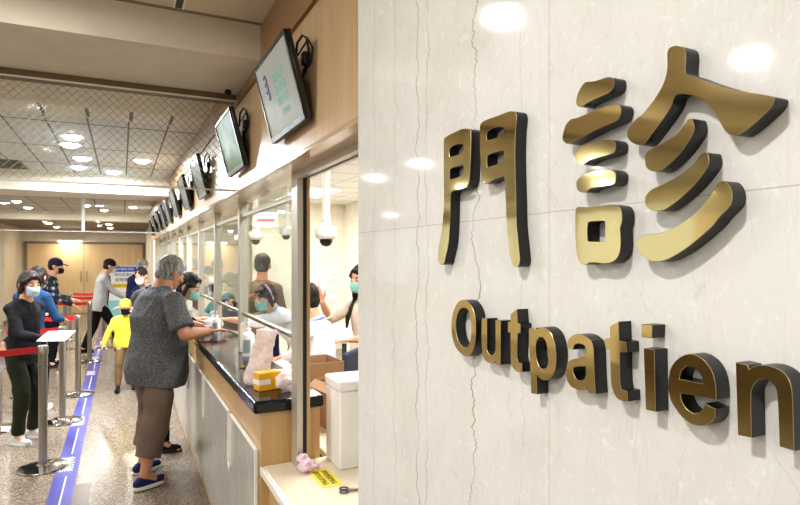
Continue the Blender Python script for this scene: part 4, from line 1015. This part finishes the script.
# ------------------------------------------------------------------ queue posts
def stanchion(x, y, lab, belt=None, sag=.012):
    t = thing('queue_post', lab, 'barrier post', (x, y, 0), 0, 'steel queue posts with red belts')
    obj('base', lathe(NB(), [(.001, 0), (.172, 0), (.176, .006), (.172, .014), (.12, .022), (.045, .028), (.034, .04), (.001, .04)], 40), 'steel_base', t, smooth=True)
    obj('pole', lathe(NB(), [(.001, .03), (.031, .03), (.031, .90), (.001, .90)], 24), 'brushed_steel', t, smooth=True)
    obj('belt_head', lathe(NB(), [(.001, .885), (.036, .885), (.036, .945), (.033, .95), (.001, .95)], 24), 'brushed_steel', t, smooth=True)
    obj('collar', lathe(NB(), [(.001, .79), (.0335, .79), (.0335, .80), (.001, .80)], 24), 'steel_base', t, smooth=True)
    if belt:
        dx, dy = belt; q = NB(); N = 10; ln = math.hypot(dx, dy); ux, uy = dx / ln, dy / ln
        pr_ = None
        for i in range(N + 1):
            u = (.036 + (ln - .072) * i / N); z = .92 - sag * math.sin(PI * i / N)
            vs = [q.verts.new((ux * u - uy * o, uy * u + ux * o, z + h_)) for o, h_ in ((-.001, -.024), (.001, -.024), (.001, .024), (-.001, .024))]
            if pr_:
                for a_ in range(4): q.faces.new((pr_[a_], pr_[(a_ + 1) % 4], vs[(a_ + 1) % 4], vs[a_]))
            else: q.faces.new(vs)
            pr_ = vs
        q.faces.new(pr_); obj('belt', q, 'belt_red', t)
        q = NB(); lathe(q, [(.001, .885), (.036, .885), (.036, .945), (.001, .945)], 8); q.free()
    return t
stanchion(-.552, 5.237, 'nearest steel queue post with a wide round base on the terrazzo', (-.62, -.05))
stanchion(-.534, 6.64, 'second steel queue post, beside the blue floor strip', (-.50, -.03))
stanchion(-.473, 7.88, 'third steel queue post along the blue floor strip', (-.50, .1))
stanchion(-.461, 10.35, 'queue post right at the feet of the man in the hoodie', (-.52, .26))
stanchion(-.30, 11.85, 'thin queue post beyond the man in the hoodie', (-.6, .1))
stanchion(-.29, 13.1, 'farthest queue post near the white notice board', (-.62, .1))
stanchion(-1.22, 5.16, 'left queue post ending the nearest red belt, outside the picture')
stanchion(-1.06, 6.60, 'queue post at the left picture edge behind the woman in the black jacket')
stanchion(-1.0, 7.99, 'left row queue post behind the denim jacket')
stanchion(-1.01, 10.63, 'left row queue post in front of the man in plaid')
stanchion(-.92, 11.96, 'left row queue post close behind the man in plaid')
stanchion(-.93, 13.2, 'left row queue post farthest down the hall')

# ------------------------------------------------------------------ floor strip
t = thing('floor_strip', 'blue floor tape strip with white Chinese lettering beside the queue posts', 'floor tape', (0, 0, 0))
obj('tape', box(NB(), -.455, -.305, 2.0, 15.0, .0, .0012), None or 'poster_blue', t)
MATS['tape_blue'] = None
s = NT('tape_blue'); s.bsdf(s.ramp(s.noise(s.coord(), 4, 4), [(.3, C(42, 42, 128)), (.7, C(62, 64, 158))]), .3)
t.children[0].data.materials[0] = MATS['tape_blue']
for y in [3.9 + 1.35 * i for i in range(7)]:
    lettering('lettering', '請排隊', .12, 'paper_white', t, basis((0, 1, 0), (-1, 0, 0), (0, 0, 1), (-.385, y, .0018)), .0003)
    obj('line', box(NB(), -.378, -.370, y + .26, y + 1.05, .0012, .002), 'paper_white', t)
o = obj('floor_inlay', box(NB(), -.30, -.20, 2.0, 4.75, 0, .001), 'dark_tile'); tag(o, 'dark speckled tile strip set beside the blue floor tape', 'floor tile')

# ------------------------------------------------------------------ notice board
t = thing('notice_board', 'white standing notice board with a blue header and Chinese text lines', 'notice board', (.03, 12.5, 0), math.radians(4))
obj('board', box(NB(), -.29, .29, -.012, .012, .30, 1.48), 'paper_white', t, bevel=.003)
obj('header', box(NB(), -.285, .285, -.0135, -.012, 1.37, 1.475), 'poster_blue', t)
obj('highlight', box(NB(), -.24, .10, -.0135, -.012, 1.05, 1.14), 'poster_yellow', t)
obj('cyan_patch', box(NB(), -.285, .0, -.0135, -.012, .50, .82), 'poster_cyan', t)
fb = basis((1, 0, 0), (0, 0, 1), (0, -1, 0), (0, 0, 0))
def line(s_, size, m, x, z, par): lettering('lettering', s_, size, m, par, Matrix.Translation((x, -.0145, z)) @ fb, .0003)
line('門診報到須知', .06, 'paper_white', 0, 1.42, t); line('請先至櫃台', .065, 'navy_ink', 0, 1.31, t); line('辦理掛號', .075, 'navy_ink', 0, 1.21, t); line('候診請排隊', .055, 'dark_ink', -.07, 1.095, t); line('謝謝合作', .07, 'poster_red', .0, .95, t)
for sx in (-.2, .2):
    obj('leg', box(NB(), sx - .012, sx + .012, -.012, .012, .0, .30), 'brushed_steel', t); obj('foot', box(NB(), sx - .015, sx + .015, -.18, .18, 0, .02), 'brushed_steel', t)

# ------------------------------------------------------------------ things on the counter
ZT = 1.0255
plain('label_pale', C(186, 204, 198), .5)
def bottle(x, y, z, lab, r=.034, h=.135, rz=0):
    t = thing('pump_bottle', lab, 'bottle', (x, y, z), rz, 'white pump bottles on the counter')
    obj('body', lathe(NB(), [(.001, 0), (r * .96, 0), (r, .004), (r, h * .82), (r * .9, h * .9), (r * .42, h), (.001, h)], 28), 'white_plastic', t, smooth=True, angle=50)
    obj('collar', lathe(NB(), [(.001, h), (.015, h), (.015, h + .02), (.006, h + .022), (.005, h + .045), (.001, h + .045)], 18), 'white_plastic', t, smooth=True)
    q = NB(); tube(q, [(0, 0, h + .048), (-.01, 0, h + .05), (-.034, 0, h + .047), (-.045, 0, h + .036)], [.0095, .008, .0055, .004], 10); cap(q, (0, 0, h + .038), .010, (0, 0, h + .05), .010, 12)
    obj('pump_head', q, 'white_plastic', t, smooth=True)
    q = NB()
    for i in range(9):
        a0, a1 = math.radians(195 + i * 9), math.radians(204 + i * 9)
        p = [(math.cos(a) * (r + e), math.sin(a) * (r + e), zz) for a, zz, e in ((a0, h * .15, .0006), (a1, h * .15, .0006), (a1, h * .68, .0006), (a0, h * .68, .0006))]
        q.faces.new([q.verts.new(v_) for v_ in p])
    bmesh.ops.solidify(q, geom=q.faces[:], thickness=.0004)
    obj('label_sheet', q, 'label_pale', t, smooth=True)
    return t
bottle(.70, 3.60, ZT, 'white pump bottle standing on the counter under the first glass pane', .036, .15)
bottle(.685, 4.84, ZT, 'white pump bottle by the hands of the grey-haired man', .033, .125)
def crumple(name, bm, m, parent, disp, ds, seed, vox=.008):
    return bake(name, bm, m, parent, vox, 1, disp, ds, seed)
t = thing('yellow_carton', 'small yellow carton with a white band at the near end of the countertop', 'box', (.600, 2.645, ZT), math.radians(12))
obj('carton', box(NB(), -.055, .055, -.032, .032, 0, .082), 'yellow_box', t, bevel=.003)
obj('band', box(NB(), -.0555, .0, -.0332, .0332, .028, .05), 'paper_white', t)
bm = NB(); ua = Vector((.9, -.43, 0)); ub = Vector((.43, .9, 0))
rings(bm, [(Vector((0, 0, z)) + ua * x, ua * a_, ub * b_) for z, x, a_, b_ in ((.002, -.01, .06, .028), (.03, -.01, .066, .034), (.09, .0, .056, .026), (.15, .015, .052, .018), (.21, .028, .052, .015), (.255, .038, .056, .010), (.262, .040, .050, .006))], 24)
t = thing('plastic_bag', 'tall crumpled pinkish plastic bag standing behind the yellow carton', 'bag', (.585, 2.76, ZT + .002)); crumple('sheet', bm, 'bag_pink', t, .008, 18, 3, .006)
bm = NB(); ell(bm, (0, 0, .042), (.055, .045, .042)); ell(bm, (.03, .01, .055), (.04, .035, .045))
t = thing('tissue_bag', 'small crumpled clear bag lying right of the yellow carton', 'bag', (.675, 2.56, ZT + .002)); crumple('sheet', bm, 'bag_pink', t, .018, 26, 9)
t = thing('paper_carton', 'white paper box half behind the yellow carton', 'box', (.70, 2.76, ZT), math.radians(8)); obj('carton', box(NB(), -.05, .05, -.05, .05, 0, .05), 'paper_white', t, bevel=.003)
obj('flap', box(NB(), -.052, .052, -.052, .052, .05, .053), 'white_paint', t)
t = thing('brass_keys', 'tiny brass key set lying on the counter left of the pump bottle', 'keys', (.585, 3.22, ZT + .004), .4)
q = NB(); tube(q, [(.012 * math.cos(a_), .012 * math.sin(a_), 0.003) for a_ in [2 * PI * i / 14 for i in range(15)]], .002, 6, False); obj('ring', q, 'brass', t, smooth=True)
for s_ in (-1, 1):
    q = NB(); lathe(q, [(.001, 0), (.009, 0), (.009, .003), (.001, .003)], 12, (.012, s_ * .015, 0)); box(q, .018, .048, s_ * .015 - .003, s_ * .015 + .003, 0, .003); obj('key', q, 'brass', t)
t = thing('card_terminal', 'dark tilted card terminal behind the counter edge', 'terminal', (.885, 3.17, .745), math.radians(20))
q = box(NB(), -.05, .05, -.10, .10, .12, .15, Matrix.Rotation(math.radians(28), 4, 'Y')); obj('head', q, 'dark_grey', t, bevel=.006)
q = box(NB(), -.045, .045, -.075, .075, .150, .152, Matrix.Rotation(math.radians(28), 4, 'Y')); obj('display', q, 'screen_grey', t)
q = NB(); tube(q, [(0, 0, 0.012), (.03, 0, .11)], .018); lathe(q, [(.001, 0), (.05, 0), (.05, .012), (.001, .012)], 20); obj('stand', q, 'dark_grey', t, smooth=True)
# cardboard boxes on the staff desk
def carton(x, y, z, w_, d_, h_, lab, rz):
    t = thing('cardboard_box', lab, 'box', (x, y, z), rz, 'open cardboard boxes on the staff desk')
    q = NB(); th = .005
    box(q, -w_, w_, -d_, d_, 0, th); box(q, -w_, -w_ + th, -d_, d_, th, h_); box(q, w_ - th, w_, -d_, d_, th, h_); box(q, -w_ + th, w_ - th, -d_, -d_ + th, th, h_); box(q, -w_ + th, w_ - th, d_ - th, d_, th, h_)
    obj('body', q, 'tan_card', t)
    f1 = NB(); box(f1, -w_, w_, -.001, .06, -.0015, .0015, Matrix.Translation((0, d_, h_)) @ Matrix.Rotation(math.radians(-25), 4, 'X')); obj('flap', f1, 'tan_card', t)
    f1 = NB(); box(f1, -.05, .001, -d_, d_, -.0015, .0015, Matrix.Translation((-w_, 0, h_)) @ Matrix.Rotation(math.radians(-40), 4, 'Y')); obj('flap', f1, 'tan_card', t)
carton(1.04, 2.88, .745, .10, .11, .235, 'open brown cardboard box behind the post, the nearer one', .12)
carton(1.09, 3.42, .745, .11, .14, .26, 'open brown cardboard box behind the post, the farther one', .05)
# foam box on the beige desk
t = thing('foam_box', 'white lidded foam box on the beige desk beside the pillar', 'box', (.955, 2.335, .7505))
obj('body', box(NB(), -.15, .15, -.09, .09, 0, .32), 'foam_white', t, bevel=.008)
obj('lid', box(NB(), -.155, .155, -.095, .095, .321, .368), 'foam_white', t, bevel=.010)
bm = NB(); ell(bm, (0, 0, .028), (.034, .03, .028)); ell(bm, (-.008, .01, .05), (.022, .02, .026)); ell(bm, (.03, -.01, .02), (.022, .014, .014))
t = thing('tissue_ball', 'crumpled pale pink tissue on the beige desk by the post foot', 'tissue', (.675, 2.29, .7505)); crumple('tissue', bm, 'tissue_pink', t, .012, 55, 5, .005)
t = thing('desk_sticker', 'yellow sticker with two lines of small writing on the beige desk', 'sticker', (.728, 2.20, .7505), math.radians(0))
obj('paper', box(NB(), -.042, .042, -.095, .095, 0, .0008), 'yellow_paper', t)
for x in (-.02, .014): lettering('lettering', '請勿放置物品', .026, 'dark_ink', t, basis((0, -1, 0), (1, 0, 0), (0, 0, 1), (x, 0, .0012)), .0002)
t = thing('scissors', 'grey scissors lying on the beige desk against the pillar', 'scissors', (.80, 2.02, .753), math.radians(-20))
q = NB()
for s_ in (-1, 1):
    tube(q, [(-.055 + .016 * math.cos(a_), s_ * .016 + .012 * math.sin(a_), .003) for a_ in [2 * PI * i / 12 for i in range(13)]], .0028, 6, False)
obj('handle', q, 'dark_grey', t, smooth=True)
q = NB(); tube(q, [(-.04, .012, .003), (.0, 0, .004), (.09, -.006, .003)], [.003, .005, .0015], 6); tube(q, [(-.04, -.012, .003), (.0, 0, .004), (.09, .006, .003)], [.003, .005, .0015], 6); obj('blade', q, 'brushed_steel', t, smooth=True)
# papers held in the queue
t = thing('paper_sheets', 'white paper sheets held out by the woman in the black jacket', 'paper', (-.51, 5.78, .953), math.radians(-22))
obj('sheet', box(NB(), -.115, .115, -.10, .10, 0, .004, Matrix.Rotation(.3, 4, 'X')), 'paper_white', t)
obj('sheet', box(NB(), -.10, .12, -.07, .10, .0045, .006, Matrix.Rotation(.3, 4, 'X') @ Matrix.Rotation(.06, 4, 'Z')), 'paper_white', t)
bm = NB(); ell(bm, (0, 0, -.10), (.075, .05, .10)); cap(bm, (0, 0, -.03), .03, (0, 0, .04), .012)
t = thing('carrier_bag', 'translucent white plastic bag hanging from the queueing woman\'s hand', 'bag', (-1.00, 6.12, .80)); crumple('sheet', bm, 'bag_clear', t, .02, 16, 2, .01)
t = thing('handed_paper', 'white slip of paper held by the man in the hoodie', 'paper', (.15, 11.08, .96)); obj('sheet', box(NB(), -.09, .07, -.07, .07, 0, .003, Matrix.Rotation(.35, 4, 'Y')), 'paper_white', t)
t = thing('handed_paper', 'white form lying in the opening between clerk and customers', 'paper', (.83, 4.66, 1.01), .3); obj('sheet', box(NB(), -.07, .10, -.11, .11, .02, .023, Matrix.Rotation(.45, 4, 'Y')), 'paper_white', t)
t = thing('plastic_bag', 'white knotted plastic bag on the counter beside the second pump bottle', 'bag', (.70, 5.06, ZT + .003)); bm = NB(); ell(bm, (0, 0, .05), (.07, .08, .05)); cap(bm, (0, 0, .08), .025, (.01, 0, .14), .02); crumple('sheet', bm, 'bag_clear', t, .02, 24, 8)
t = thing('clipboard', 'dark folder lying on the counter before the woman in black', 'folder', (.60, 5.28, ZT), .1); obj('cover', box(NB(), -.08, .10, -.11, .11, 0, .008), 'black_plastic', t, bevel=.002); obj('paper', box(NB(), -.06, .08, -.09, .09, .008, .0095), 'paper_white', t)

# ------------------------------------------------------------------ staff desk items
def desk_monitor(x, y, rz, lab):
    t = thing('desk_monitor', lab, 'monitor', (x, y, .745), rz, 'monitors on the staff desk')
    obj('housing', box(NB(), .0, .03, -.2, .2, .10, .38), 'dark_grey', t, bevel=.006)
    obj('display', box(NB(), .03, .032, -.185, .185, .115, .365), 'screen_grey', t)
    q = NB(); box(q, -.01, .02, -.03, .03, .01, .14); box(q, -.08, .08, -.1, .1, 0, .012); obj('stand', q, 'dark_grey', t, bevel=.003)
desk_monitor(.97, 5.62, .25, 'dark desk monitor past the clerk with the lilac hairband')
desk_monitor(.97, 6.55, .2, 'dark desk monitor before the clerk with the purple head cover')
desk_monitor(.97, 8.8, .2, 'dark desk monitor farthest down the staff desk')
for i, (x, y, z, rz, lab) in enumerate([(.95, 3.95, .745, .2, 'stack of white forms on the staff desk before the man in the white coat'), (.93, 4.42, .745, -.1, 'stack of white forms under the clerk\'s sleeve'), (2.4, 6.1, .75, .1, 'stack of white forms at the near end of the side desk'), (2.5, 6.9, .75, .4, 'stack of white forms in the middle of the side desk')]):
    t = thing('paper_stack', lab, 'papers', (x, y, z), rz, 'paper stacks in the office')
    for j in range(3): obj('sheets', box(NB(), -.105, .105, -.148, .148, j * .012, j * .012 + .011, Matrix.Rotation((j - 1) * .09, 4, 'Z')), 'paper_white', t)
# notice sheets on the cross wall
t = thing('duty_roster', 'large sheet of small printed slips pinned on the cream office wall', 'paper notice', (3.24, 9.856, 0))
obj('backing', box(NB(), -.24, .24, -.004, 0, .78, 1.47), 'paper_white', t)
plain('slip_grey', C(206, 208, 212), .8)
q = NB()
for i in range(9):
    for j in range(4): box(q, -.23 + i * .052, -.19 + i * .052, -.006, -.004, .80 + j * .17, .93 + j * .17)
obj('slips', q, 'slip_grey', t)
# dome cameras
def dome(x, y, z, lab):
    t = thing('dome_camera', lab, 'camera', (x, y, z), 0, 'white pendant dome cameras in the office'); t.scale = (1.15, 1.15, 1)
    obj('pole', lathe(NB(), [(.001, .15), (.027, .15), (.027, 2.6 - z), (.001, 2.6 - z)], 18), 'white_plastic', t, smooth=True)
    obj('ceiling_plate', lathe(NB(), [(.001, 2.59 - z), (.055, 2.59 - z), (.055, 2.6 - z), (.001, 2.6 - z)], 18), 'white_plastic', t, smooth=True)
    obj('neck', lathe(NB(), [(.001, .055), (.045, .055), (.034, .07), (.022, .09), (.03, .10), (.03, .155), (.001, .155)], 20), 'white_plastic', t, smooth=True)
    obj('housing', lathe(NB(), [(.001, -.045), (.056, -.045), (.068, -.035), (.078, -.015), (.08, .0), (.08, .04), (.076, .05), (.06, .058), (.001, .06)], 30), 'white_plastic', t, smooth=True)
    obj('dome', lathe(NB(), [(.001, -.105), (.018, -.102), (.034, -.09), (.044, -.07), (.047, -.045), (.001, -.045)], 24), 'black_plastic', t, smooth=True)
dome(1.49, 4.48, 1.825, 'white dome camera on a ceiling pole in the open window')
dome(1.48, 7.17, 1.90, 'white dome camera on a pole above the man in the brown shirt')
dome(1.97, 7.6, 1.98, 'white dome camera on a pole near the aluminium post')
dome(1.75, 9.7, 1.95, 'white dome camera on a pole farthest from the opening')
t = thing('hanging_sign', 'small pale pink sign hanging from the office ceiling behind the first pane', 'sign', (1.42, 6.35, 0), math.radians(-20))
obj('board', box(NB(), -.13, .13, -.006, .006, 1.96, 2.13), 'beige_cloth', t, bevel=.004)
obj('stripe', box(NB(), -.10, .10, -.008, -.006, 2.03, 2.06), 'poster_red', t)
for s_ in (-1, 1): obj('wire', box(NB(), s_ * .11 - .002, s_ * .11 + .002, -.002, .002, 2.13, 2.6), 'dark_grey', t)
# cupboards and window band at the far end of the office
t = thing('file_cupboard', 'pale cupboard standing against the far office wall', 'cupboard', (3.25, 7.6, 0))
obj('carcass', box(NB(), -.2, .34, -.6, .6, 0, 1.05), 'white_paint', t, bevel=.004)
for j in range(2): 
    d_ = obj('door', box(NB(), -.215, -.2, -.59 + j * .6, -.01 + j * .6, .05, 1.03), 'white_paint', t, bevel=.003); obj('handle', box(NB(), -.228, -.215, -.03 + j * .05, -.01 + j * .05, .5, .62), 'dark_grey', d_)
